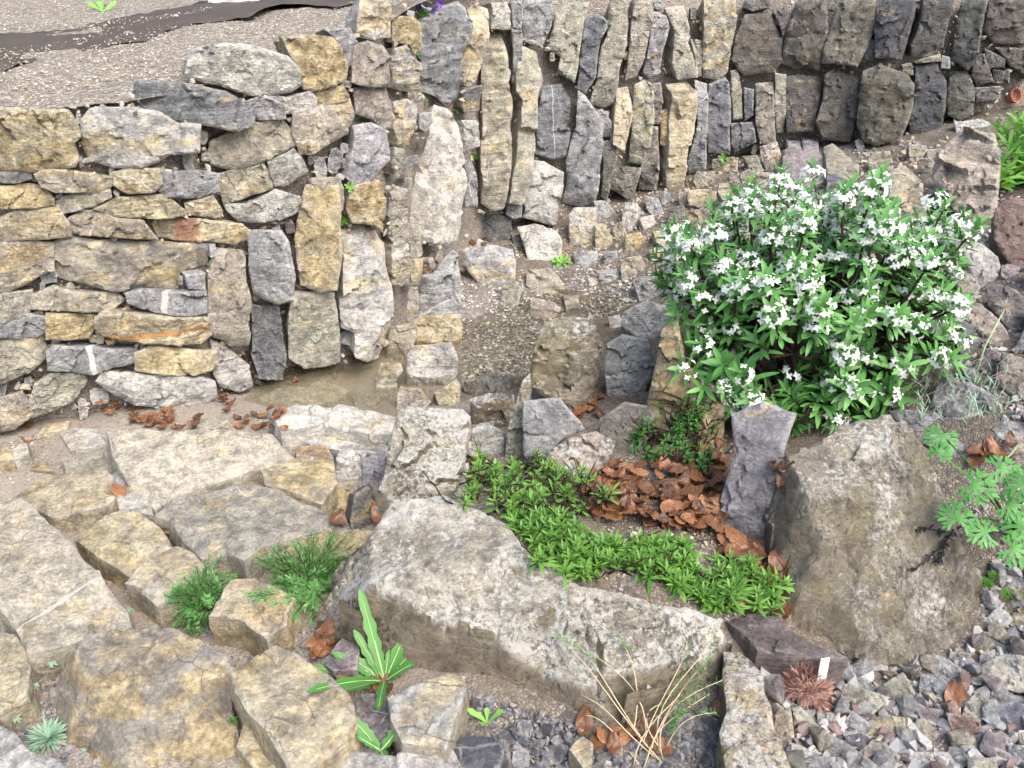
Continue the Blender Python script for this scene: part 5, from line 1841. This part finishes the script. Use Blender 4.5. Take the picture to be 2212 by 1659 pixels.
def build_plants():
    r = random.Random(21)
    refresh()
    # dead leaves first, so that the plants stand in them
    tm = []
    for k in range(7):
        mb = MB()
        rr_ = random.Random(300 + k)
        L = .062
        nu, nv = 11, 7
        vs = []
        cv, tw, fl = rr_.uniform(-4, 9), rr_.uniform(-.8, .8), rr_.uniform(-7, 13)
        for i in range(nu):
            t = i / (nu - 1)
            w = math.sin(math.pi * (.03 + .94 * t)) ** .75 * L * .33
            for j in range(nv):
                s = (j - 3) / 3
                x = (t - .5) * L
                y = s * w
                z = 1.6 * cv * (t - .5) ** 2 * L * .1 + fl * (s * w) ** 2 + .009 * noise.noise(Vector((t * 3.5 + k * 7, s * 1.7, k))) + .0022 * math.cos(t * 34 + s) * abs(s)
                vs.append((x, y * math.cos(tw * (t - .5)), z + y * math.sin(tw * (t - .5) * 2)))
        fs = [(i * nv + j, (i + 1) * nv + j, (i + 1) * nv + j + 1, i * nv + j + 1) for i in range(nu - 1) for j in range(nv - 1)]
        mb.add(vs, fs)
        tm.append(mb)
    protos = []
    PATCH = [
        ([(1265, 1075), (1300, 1015), (1400, 1010), (1480, 990), (1558, 1000), (1556, 1165), (1480, 1150), (1390, 1140), (1290, 1130)], 200, 'crumpled brown beech leaf in the litter pocket below the shrub', 'leaf litter pocket', .85, .03),
        ([(1560, 1165), (1650, 1170), (1690, 1230), (1690, 1325), (1560, 1335), (1600, 1260)], 26, 'curled brown leaf between the huge flat boulder and the leaning boulder', 'leaves by the leaning boulder', 1.1, .02),
        ([(200, 855), (270, 870), (440, 905), (450, 930), (330, 930), (210, 890)], 34, 'brown dead leaf at the foot of the coursed wall', 'leaves at the wall foot', .6, .008),
        ([(470, 850), (520, 890), (620, 885), (615, 940), (500, 925)], 22, 'brown dead leaf beside the long white grey slab', 'leaves by the pool slab', .6, .006),
        ([(1235, 885), (1300, 860), (1310, 900), (1260, 925)], 9, 'brown leaf lodged behind the large dark lichen spotted stone', 'leaves behind the lichened stone', .9, .01),
        ([(680, 1330), (715, 1340), (720, 1420), (690, 1440)], 8, 'brown leaf against the left end of the huge flat boulder', 'leaves at the boulder end', .9, .01),
        ([(1500, 960), (1560, 960), (1555, 1010), (1520, 1020)], 6, 'brown leaf leaning on the tall grey slab under the shrub', 'leaves at the tall slab', 1.0, .02),
        ([(1690, 1000), (1700, 1000), (1690, 1060), (1672, 1090)], 3, 'brown leaf in the slit between tall slab and leaning boulder', 'leaves in the slit', .8, .01),
        ([(1240, 1540), (1290, 1580), (1420, 1560), (1480, 1620), (1260, 1640)], 9, 'reddish brown leaf among the pale twigs at the bottom edge', 'leaves under the twigs', .9, .006),
        ([(1000, 515), (1060, 515), (1050, 532), (1010, 530)], 4, 'red brown leaf at the foot of the pointed slab', 'leaves at the pointed slab', .7, .004),
        ([(2090, 985), (2190, 960), (2200, 1010), (2120, 1010)], 5, 'brown leaf behind the lobed green leaves', 'leaves behind the lobed plant', 1.0, .01),
        ([(800, 1440), (860, 1480), (850, 1510), (790, 1490)], 5, 'brown leaf under the big toothed weed', 'leaves under the weed', .8, .004),
        ([(1000, 990), (1045, 985), (1040, 1010), (1005, 1010)], 3, 'brown leaf below the white pebble', 'leaves below the pebble', .8, .004),
    ]
    SINGLE = [(1795, 1535, 1.2, 'single curled brown leaf right of the dry red cushion plant'), (2063, 1514, 1.2, 'red brown leaf lying across the flat blue grey stone'),
              (60, 925, .9, 'brown leaf by the tan footing stone at the left edge'), (60, 960, .7, 'dark brown leaf beside the greenish grey stone at the left edge'),
              (362, 1146, .7, 'orange brown leaf in the joint below the largest slab'), (258, 1065, .8, 'red brown leaf in the joint by the small pale stone'),
              (1635, 400, .9, 'red leaf below the dark cube shaped block'), (1440, 515, .6, 'small red brown leaf on the slope above the shrub'),
              (1553, 1540, .8, 'brown leaf beside the long tan stone at the bottom edge'), (730, 1135, 1.0, 'red leaf at the foot of the broad mottled slab'),
              (818, 1120, 1.0, 'shiny red brown leaf between the narrow brown stone and huge boulder'), (740, 1465, .5, 'small brown leaf in the gravel left of the weed'),
              (152, 745, .5, 'dark red leaf lying above the white striped stone'), (527, 770, .8, 'brown leaf in the gap above the pale broken stone'),
              (640, 825, .6, 'orange leaf floating near the wall in the pool'), (918, 590, .6, 'orange leaf beside the tip of the grey pointed stone')]

    def put_leaf(u, v, s, lift, label, group=None):
        k = r.randrange(7)
        p, nn = hit(u, v)
        if not protos or k not in [q[0] for q in protos]:
            ob = tm[k].build('dead_leaf', M_BROWN)
            protos.append((k, ob))
        else:
            ob = next(q[1] for q in protos if q[0] == k).copy()
            COL.objects.link(ob)
        n = Vector(nn).lerp(Vector((r.gauss(0, .3), r.gauss(-.15, .3), 1.25)), .6).normalized()
        qt = n.to_track_quat('Z', 'Y') @ Matrix.Rotation(r.uniform(0, 6.28), 3, 'Z').to_quaternion()
        ob.rotation_mode = 'QUATERNION'
        ob.rotation_quaternion = qt
        sc = s * r.uniform(.6, 1.05)
        ob.scale = (sc, sc * r.uniform(.75, 1.1), sc)
        ob.location = tuple(p + np.array([0, 0, .006 + lift * r.random()]))
        if 'group' in ob:
            del ob['group']
        tag(ob, label, 'dead leaf', group)

    for poly, n, label, grp, s, lift in PATCH:
        for _ in range(n):
            u, v = sample_in(poly, r)
            put_leaf(u, v, s, lift, label, 'dead leaves: ' + grp)
    for u, v, s, label in SINGLE:
        put_leaf(u, v, s, .004, label)
    refresh()

    mat_plant('mat_plant', 'dense bright green mat of lance shaped leaves spilling over the huge boulder', 'ground cover plant',
              [(1100, 1130), (1180, 1110), (1260, 1150), (1330, 1175), (1440, 1175), (1550, 1215), (1640, 1235), (1685, 1265), (1680, 1330), (1600, 1325), (1500, 1305), (1420, 1262), (1330, 1240), (1230, 1250), (1150, 1215), (1110, 1160)],
              235, (.018, .037), M_MAT, .030, 22, wf=.21, seed=3)
    mat_plant('straggly_plant', 'looser green plant with bare brown twigs at the top of the huge boulder', 'ground cover plant',
              [(955, 1090), (1005, 1020), (1060, 992), (1190, 1005), (1260, 1040), (1330, 1080), (1280, 1115), (1150, 1120), (1050, 1115)],
              62, (.020, .034), M_MAT, .04, 80, seed=4)
    mat_plant('wispy_plant', 'wispy small leaved plant beneath the left side of the shrub', 'plant',
              [(1350, 960), (1440, 900), (1460, 860), (1530, 880), (1545, 960), (1540, 1020), (1460, 1000), (1400, 1000)],
              60, (.012, .02), M_WEED, .055, 55, (8, 13), .36, seed=5)
    feathery('left feathery green plant overlapping the smooth tan ochre stone', (440, 1310),
             [(375, 1290), (390, 1330), (420, 1345), (445, 1350), (455, 1225), (420, 1240), (470, 1255), (490, 1260), (400, 1275), (440, 1270), (505, 1250), (410, 1310), (470, 1290), (430, 1325)], 31)
    feathery('larger right feathery green plant beside the huge flat boulder', (668, 1280),
             [(570, 1210), (585, 1240), (600, 1195), (620, 1190), (655, 1165), (640, 1200), (690, 1180), (720, 1170), (745, 1180), (730, 1210), (600, 1265), (560, 1300), (640, 1320), (680, 1325), (700, 1300), (710, 1250), (650, 1240), (615, 1225),
              (620, 1290), (690, 1220), (660, 1300), (720, 1230)], 32)
    blade_plant('toothed_weed', 'big weed with long toothed leaves and pale midribs before the huge boulder', 'weed', (831, 1472),
                [(779, 1284, 1.1), (898, 1327, 1.0), (767, 1368, .9), (904, 1399, 1.1), (754, 1420, 1.25), (676, 1446, .9), (705, 1503, .9), (834, 1548, .8), (877, 1442, .8), (840, 1408, .6), (722, 1415, .9), (800, 1345, .9), (895, 1462, .8), (735, 1478, .8)], .038, M_WEED, M_RIB,
                group='toothed weeds in the gravel')
    blade_plant('toothed_weed', 'smaller toothed weed standing above the bottom edge', 'weed', (822, 1622),
                [(757, 1550, 1.1), (889, 1546, 1.0), (860, 1614, .8), (783, 1616, .6), (862, 1582, .6)], .036, M_WEED, M_RIB, group='toothed weeds in the gravel')
    blade_plant('seedling', 'small light green seedling in the slate gravel above the dark blue stone', 'seedling', (1052, 1562),
                [(1052, 1530, .9), (1030, 1541, .9), (1079, 1558, .9), (1021, 1562, 1.0), (1042, 1578, .9)], .012, M_FRESH, None, spoon, 40, seg=6, wav=0)
    rosette('leaf_rosette', 'bright green leaf rosette on the rubble right of the pond gravel top', 'small plant', 1213, 570, 27, 22, M_FRESH, spoon, .28, .7)
    for u, v, rp, n, lb in [(749, 476, 19, 16, 'green rosette below the orange rust coloured stone'), (755, 404, 14, 12, 'green rosette behind the top of the ochre pillar'),
                            (1023, 334, 15, 14, 'green rosette left of the tallest pillar'), (991, 238, 12, 10, 'small green plant by the tip of the pointed slab'),
                            (918, 218, 10, 10, 'tiny green plant above the cream coloured stone'), (1563, 343, 13, 12, 'green rosette at the foot of the blue grey upright'),
                            (778, 258, 9, 8, 'tiny green plant between the two pinkish tan blocks'), (836, 377, 7, 7, 'tiny green sprig right of the broad blue grey stone'),
                            (905, 118, 7, 7, 'tiny green sprig under the golden ochre block'), (454, 570, 8, 7, 'tiny green sprig above the brown upright block')]:
        rosette('small_rosette', lb, 'small plant', u, v, rp, n, M_WEED if n < 12 else M_MAT, spoon, .42, .55)
    rosette('spiky_rosette', 'pale blue green spiky rosette in the bottom left corner', 'succulent', 106, 1598, 52, 95, M_GLAUC, lance, .11, .95)
    for u, v, lb in [(75, 1482, 'blue green seedling right of the pale ochre slab at the left edge'), (113, 1432, 'blue green seedling beside the huge cream slab front'), (34, 1552, 'blue green seedling above the spiky rosette'),
                     (281, 1322, 'blue green seedling at the right corner of the huge cream slab'), (184, 1622, 'blue green seedling below the bottom left boulder'), (503, 1556, 'green seedling in the gap right of the bottom left boulder')]:
        rosette('seedling', lb, 'seedling', u, v, 13, 11, M_GLAUC if 'blue' in lb else M_WEED, lance, .26, .7)
    # lobed leaves at the right edge
    B = ground_hit(2190, 1150)
    o = empty('lobed_leaf_plant', B, 'plant with deeply cut lobed green leaves beside the leaning boulder', 'plant')
    for i, (u, v, rp, lf) in enumerate([(2036, 940, 46, .20), (2028, 978, 34, .18), (2103, 1048, 56, .2), (2070, 1122, 56, .2), (2180, 1090, 52, .2), (2190, 1185, 56, .14), (2163, 1010, 50, .18), (2130, 1150, 46, .17), (2215, 1040, 46, .2), (2212, 1140, 50, .2)]):
        w = (B - CAMP) @ FWD - .12 - .02 * (i % 3)
        c = CAMP + ray(u, v) * w
        mb = MB()
        nn = Vector(CAMP - c).normalized() * .75 + Vector((r.uniform(-.3, .3), 0, .7))
        C0 = Vector(c - B)
        lobed_leaf(mb, C0, nn, rp / F * w * 1.1, r, 7)
        lf_o = mb.build('leaf', M_GERAN, o)
        sb = MB()
        sb.tube([(0, 0, 0), C0 * .5 + Vector((0, 0, .02)), C0 - Vector(nn).normalized() * .002], .0028, .0018, 5)
        sb.build('stalk', M_WEED, lf_o)
    # leafy plant top right
    B = ground_hit(2205, 400)
    o = empty('leafy_plant', B, 'light green leafy plant at the right edge beside the pinkish grey boulder', 'plant')
    mb, sb = MB(), MB()
    for _ in range(34):
        u, v = r.uniform(2150, 2290), r.uniform(262, 400)
        w = (B - CAMP) @ FWD + r.uniform(-.12, .08)
        T = Vector(CAMP + ray(u, v) * w - B)
        sb.tube([(0, 0, 0), T * .5 + Vector((0, 0, .015)), T], .003, .0018, 4)
        ax = (T + Vector((0, 0, .1))).normalized()
        t1 = ax.orthogonal().normalized()
        t2 = ax.cross(t1)
        for i in range(12):
            a = i * 2.4
            el = 1.1 - i * .1
            d = (t1 * math.cos(a) + t2 * math.sin(a)) * math.cos(el) + ax * math.sin(el)
            mb.leaf(T - ax * .004 * i, d, ax, r.uniform(.05, .075), .013, .35, .2, lance, 4)
    mb.build('foliage', M_FRESH, o)
    sb.build('stems', M_WEED, o)
    # purple flowers at the top
    B, _ = hit(915, 38)
    o = empty('purple_flower', B, 'small sprig with purple bell flowers above the largest blue grey stone', 'flower')
    sb, mb = MB(), MB()
    for u, v in [(897, 20), (936, 22), (950, 8), (905, 14), (920, 18)]:
        T = Vector(px_plane(u, v, B, .5) - B)
        sb.tube([(0, 0, 0), T * .6 + Vector((0, 0, .01)), T], .0015, .001, 4)
        fb = MB()
        for k in range(5):
            a = k * 1.257
            fb.leaf(T, Vector((math.cos(a) * .6, -.5, math.sin(a) * .6)), (0, -1, 0), .016, .010, .5, .3, lance, 3)
        fb.build('blossom', M_PURPLE, o)
        for k in range(6):
            mb.leaf(T * r.uniform(.1, .8), Vector((r.uniform(-1, 1), -.5, r.uniform(-.3, .8))), (0, -1, 0), .014, .006, .3, .2, lance, 3)
    sb.build('stems', M_WEED, o)
    mb.build('foliage', M_WEED, o)
    # weed on the terrace
    blade_plant('terrace_weed', 'light green weed on the black cloth at the top left edge', 'weed', (222, 26), [(193, 26, 1), (250, 6, 1), (213, 3, .9), (232, 10, 1), (205, 18, .8)], .028, M_FRESH, None, spoon, 25, seg=6, wav=0)
    # bare twigs with needle leaves
    B, _ = hit(1395, 1632)
    o = empty('needle_plant', B, 'plant of bare pale twigs with needle leaved green tips before the huge boulder', 'plant')
    fol = MB()
    for i, (u, v, g) in enumerate([(1185, 1362, 1), (1245, 1388, 1), (1335, 1375, 1), (1255, 1500, 0), (1262, 1545, 0), (1470, 1492, 0), (1485, 1385, 1), (1520, 1432, 1), (1545, 1362, 1),
                                   (1560, 1470, 1), (1548, 1540, 1), (1532, 1500, 1), (1290, 1420, 0), (1430, 1520, 0)]):
        T = Vector(px_plane(u, v, B, math.radians(r.uniform(35, 45))) - B)
        M1 = T * .4 + Vector((-.2 * T.x + r.uniform(-.035, .035), r.uniform(-.02, .02), r.uniform(-.005, .03)))
        M2 = T * .72 + Vector((r.uniform(-.04, .03), r.uniform(-.02, .02), r.uniform(-.01, .03)))
        S = Vector((r.uniform(-.035, .035), r.uniform(-.02, .02), -.01))
        sb = MB()
        sb.tube(bez(S, M1, M2, T), .0013, .0006, 5)
        sb.build('twig', M_TWIG, o)
        if g:
            right = u > 1460
            for k in range(60 if right else 36):
                t = r.uniform(.35 if right else .8, 1)
                p = S.lerp(M2, t / .75) if t < .75 else M2.lerp(T, (t - .75) / .25)
                ax = (T - M1).normalized()
                a = r.uniform(0, 6.28)
                t1 = ax.orthogonal().normalized()
                t2 = ax.cross(t1)
                fol.leaf(p, (t1 * math.cos(a) + t2 * math.sin(a)) + ax * .7, ax, r.uniform(.010, .016), .0024, .2, .1, lance, 2)
    fol.build('foliage', M_NEEDLE, o)
    # dry red cushion
    B, _ = hit(1738, 1488)
    o = empty('dry_cushion_plant', B, 'dry red brown spiky cushion plant in front of the white label', 'plant')
    mb = MB()
    Rr = 74 / F * ((B - CAMP) @ FWD)
    for i in range(34):
        e = math.asin(r.uniform(.05, 1))
        a = i * 2.4
        c = Vector((math.cos(a) * math.cos(e), math.sin(a) * math.cos(e), math.sin(e) * .75)) * Rr * .72
        ax = c.normalized()
        t1 = ax.orthogonal().normalized()
        t2 = ax.cross(t1)
        for k in range(34):
            b, el = r.uniform(0, 6.28), r.uniform(.1, 1.4)
            d = (t1 * math.cos(b) + t2 * math.sin(b)) * math.cos(el) + ax * math.sin(el)
            mb.leaf(c * .75, d, ax, Rr * r.uniform(.28, .46), .0024, .1, .1, lambda t: 1 - .85 * t, 2)
    mb.build('spikes', M_DRYRED, o)
    # plant label
    c = hit(1767, 1446)[0]
    w = (c - CAMP) @ FWD
    W, Hh = 21 / F * w, 52 / F * w
    bm = bmesh.new()
    bmesh.ops.create_cube(bm, size=1)
    for v in bm.verts:
        v.co = Vector((v.co.x * W, v.co.y * .0016, (v.co.z + .5) * (Hh + .012) - .012))
    bmesh.ops.bevel(bm, geom=[e for e in bm.edges if abs(e.verts[0].co.z - e.verts[1].co.z) < 1e-6 or True], offset=.0005, segments=2, affect='EDGES')
    me = bpy.data.meshes.new('plant_label')
    bm.to_mesh(me)
    bm.free()
    me.materials.append(M_TAG)
    ob = bpy.data.objects.new('plant_label', me)
    COL.objects.link(ob)
    ob.location = tuple(c + np.array([0, -.02, .0]))
    ob.rotation_euler = (-.12, .06, .2)
    tag(ob, 'blank white plastic plant label standing behind the dry red cushion', 'plant label')
    # terracotta pot
    c = hit(2177, 212)[0]
    w = (c - CAMP) @ FWD
    Rp = 15 / F * w
    prof = [(.62, 0), (.9, 1.5), (1.05, 1.5), (1.05, 1.9), (.9, 1.9), (.85, 1.5), (.55, .15)]
    mb = MB()
    n = 24
    vs = [(p[0] * Rp * math.cos(k * 2 * math.pi / n), p[0] * Rp * math.sin(k * 2 * math.pi / n), p[1] * Rp) for p in prof for k in range(n)]
    mb.add(vs, [(i * n + k, i * n + (k + 1) % n, (i + 1) * n + (k + 1) % n, (i + 1) * n + k) for i in range(len(prof) - 1) for k in range(n)] + [tuple((len(prof) - 1) * n + k for k in range(n)), tuple(range(n - 1, -1, -1))])
    ob = mb.build('flower_pot', M_POT, sharp=40)
    ob.location = tuple(c + np.array([.0, .02, -.005]))
    ob.rotation_euler = (1.15, .2, .3)
    tag(ob, 'small terracotta pot lying tipped among the dark stones at the top right', 'flower pot')
    # black dried strands over the leaning boulder
    c0 = hit(2035, 1150)[0]
    o = empty('dried_plant', c0, 'black shrivelled dried plant draped over the right side of the leaning boulder', 'dried plant')
    sb, mb = MB(), MB()
    for path in ([(2075, 1140), (2035, 1150), (1990, 1140), (1975, 1145)], [(2060, 1145), (2035, 1175), (2000, 1205), (1962, 1235)], [(2035, 1172), (2030, 1205), (2010, 1215)]):
        pts = [Vector(hit(u, v, .006)[0] - c0) for u, v in path]
        sb.tube(pts, .002, .0012, 4)
        for k in range(26):
            i = r.randrange(len(pts) - 1)
            p = pts[i].lerp(pts[i + 1], r.random())
            mb.leaf(p, Vector((r.uniform(-1, 1), r.uniform(-1, .3), r.uniform(-.2, 1))), (0, 0, 1), r.uniform(.008, .016), .005, 1.2, .5, lance, 3)
    sb.build('stems', M_DRIED, o)
    mb.build('shrivelled_leaves', M_DRIED, o)
    # seed heads
    for (bu, bv), (u, v), rp, lb in [((2103, 830), (2172, 664), 24, 'fluffy seed head on a tall thin stalk right of the shrub'), ((2160, 1030), (2206, 955), 22, 'fluffy seed head above the lobed leaves at the right edge')]:
        B = ground_hit(bu, bv)
        o = empty('seed_head', B, lb, 'seed head', 'fluffy seed heads')
        T = Vector(px_plane(u, v, B, .3) - B)
        sb = MB()
        sb.tube([(0, 0, 0), T * .5 + Vector((-.01, 0, .0)), T], .002, .0014, 5)
        sb.build('stalk', M_RIB, o)
        pb = MB()
        w = (B - CAMP) @ FWD
        for k in range(90):
            d = Vector((r.gauss(0, 1), r.gauss(0, 1), r.gauss(.2, 1))).normalized()
            pb.leaf(T, d, (0, -1, 0), rp / F * w * r.uniform(.7, 1.15), .0009, .3, 0, lambda t: 1 - .6 * t, 2)
        pb.build('plume', M_SEED, o)
    # dry grassy tuft under the shrub's right side
    B = ground_hit(2050, 870)
    o = empty('grassy_tuft', B, 'tuft of fine pale green leaves and dry stalks right of the shrub', 'plant')
    sb, mb = MB(), MB()
    for k in range(85):
        u, v = r.uniform(1965, 2170), r.uniform(775, 890)
        P = Vector(ground_hit(u, v + 30) - B)
        d = Vector((r.gauss(0, .4), r.gauss(-.1, .3), 1))
        if k % 3 == 0:
            sb.tube([P, P + d * .04, P + d * .075 + Vector((r.uniform(-.03, .03), 0, -.01))], .0009, .0005, 3)
        else:
            for q in range(5):
                mb.leaf(P + d * .01 * q, d + Vector((r.gauss(0, .6), r.gauss(0, .6), 0)), (0, -1, .3), r.uniform(.012, .028), .0022, .4, .1, lance, 3)
    sb.build('dry_stalks', M_SEED, o)
    mb.build('foliage', M_GLAUC, o)
    # moss cushions
    for u, v, rp, lb in [(2128, 1264, 12, 'small green moss cushion right of the leaning boulder'), (2182, 1290, 18, 'larger green moss cushion at the right edge above the ochre boulder'), (2148, 1248, 8, 'tiny green moss cushion below the lobed leaves')]:
        c, _ = hit(u, v)
        w = (c - CAMP) @ FWD
        R_ = rp / F * w
        mb = MB()
        for k in range(220):
            a, q = r.uniform(0, 6.28), math.sqrt(r.random())
            p = Vector((math.cos(a) * q * R_, math.sin(a) * q * R_, (1 - q * q) * R_ * .6))
            mb.leaf(p, Vector((math.cos(a) * q, math.sin(a) * q, 1 + r.uniform(-.3, .3))), (0, -1, 0), r.uniform(.006, .011), .0028, .3, .1, lance, 2)
        ob = tag(mb.build('moss_cushion', M_MAT), lb, 'moss')
        ob.location = tuple(c)
    # white pebble
    c, nn = hit(1015, 966)
    w = (c - CAMP) @ FWD
    bm = bmesh.new()
    bmesh.ops.create_icosphere(bm, subdivisions=4, radius=1)
    R_ = 14 / F * w
    for v in bm.verts:
        k = 1 + .10 * fbm(v.co.x * 1.5, v.co.y * 1.5, v.co.z * 1.5, 4)
        v.co = Vector((v.co.x * .72, v.co.y * .7, v.co.z * (1.05 if v.co.z > 0 else 1.2))) * R_ * k
    me = bpy.data.meshes.new('white_pebble')
    bm.to_mesh(me)
    bm.free()
    me.shade_smooth()
    me.materials.append(M_ROCK)
    ob = bpy.data.objects.new('white_pebble', me)
    COL.objects.link(ob)
    ob.color = (.7, .67, .6, .15)
    ob.location = tuple(c + nn * R_ * .5)
    ob.rotation_euler = (-.4, .1, 0)
    tag(ob, 'smooth white egg shaped pebble wedged beside the broad mottled slab', 'pebble')


def build_terrace_things():
    def tpt(u, v):
        d = ray(u, v)
        t = 1.0
        for _ in range(12):
            p = CAMP + d * t
            k = max(0, p[1] - wall_y(p[0], terr_z(p[0], 0)) - .07)
            t = (terr_z(p[0], k) - H) / d[2] if d[2] < 0 else t
            t = min(t, 14)
        return CAMP + d * t
    top = [(-80, 92), (40, 74), (150, 62), (260, 50), (350, 28), (430, 14), (560, 2), (800, -14)]
    bot = [(-80, 178), (40, 148), (150, 118), (260, 98), (350, 74), (430, 55), (560, 38), (800, 4)]
    nx, ny = 90, 16
    rows = []
    for i in range(nx):
        s = i / (nx - 1) * (len(top) - 1)
        k = min(int(s), len(top) - 2)
        f = s - k
        a = [top[k][j] + (top[k + 1][j] - top[k][j]) * f for j in (0, 1)]
        b = [bot[k][j] + (bot[k + 1][j] - bot[k][j]) * f for j in (0, 1)]
        jit = fbm(i * .12, 3, 1, 4) * 9
        b = (b[0], b[1] + jit)
        a = (a[0], a[1] + jit * .5)
        A, Bp = tpt(*a), tpt(*b)
        for j in range(ny):
            p = Bp + (A - Bp) * j / (ny - 1)
            h = .011 + .026 * fbm(p[0] * 2.6, p[1] * 2.6, 5, 5)
            k2 = max(0, p[1] - wall_y(p[0], terr_z(p[0], 0)) - .07)
            p[2] = terr_z(p[0], k2) + h
            rows.append(p)
    fs = [(i * ny + j, (i + 1) * ny + j, (i + 1) * ny + j + 1, i * ny + j + 1) for i in range(nx - 1) for j in range(ny - 1)]
    ob = mesh_obj('weed_membrane', rows, fs, M_BLACK)
    so = ob.modifiers.new('thickness', 'SOLIDIFY')
    so.thickness = .001
    tag(ob, 'strip of black woven cloth lying half buried across the terrace gravel', 'weed cloth')
    # pale block at the top edge
    c = tpt(512, 10)
    w = (c - CAMP) @ FWD
    bm = bmesh.new()
    bmesh.ops.create_cube(bm, size=1)
    for v in bm.verts:
        v.co = Vector((v.co.x * 105 / F * w, v.co.y * .2, v.co.z * .14 + .06))
    bmesh.ops.bevel(bm, geom=list(bm.edges), offset=.012, segments=2, affect='EDGES')
    bmesh.ops.subdivide_edges(bm, edges=bm.edges, cuts=3, use_grid_fill=True)
    for v in bm.verts:
        v.co += Vector((1, 1, 1)) * fbm(v.co.x * 9, v.co.y * 9, v.co.z * 9, 4) * .006
    me = bpy.data.meshes.new('kerb_block')
    bm.to_mesh(me)
    bm.free()
    me.materials.append(M_CONC)
    ob = bpy.data.objects.new('kerb_block', me)
    COL.objects.link(ob)
    ob.location = tuple(c)
    ob.rotation_euler = (0, 0, .15)
    tag(ob, 'pale block at the top edge behind the black cloth', 'block')


build_setting()
build_water()
build_stones()
build_packed()
build_terrace_things()
build_chips()
refresh()
build_plants()
build_shrub()
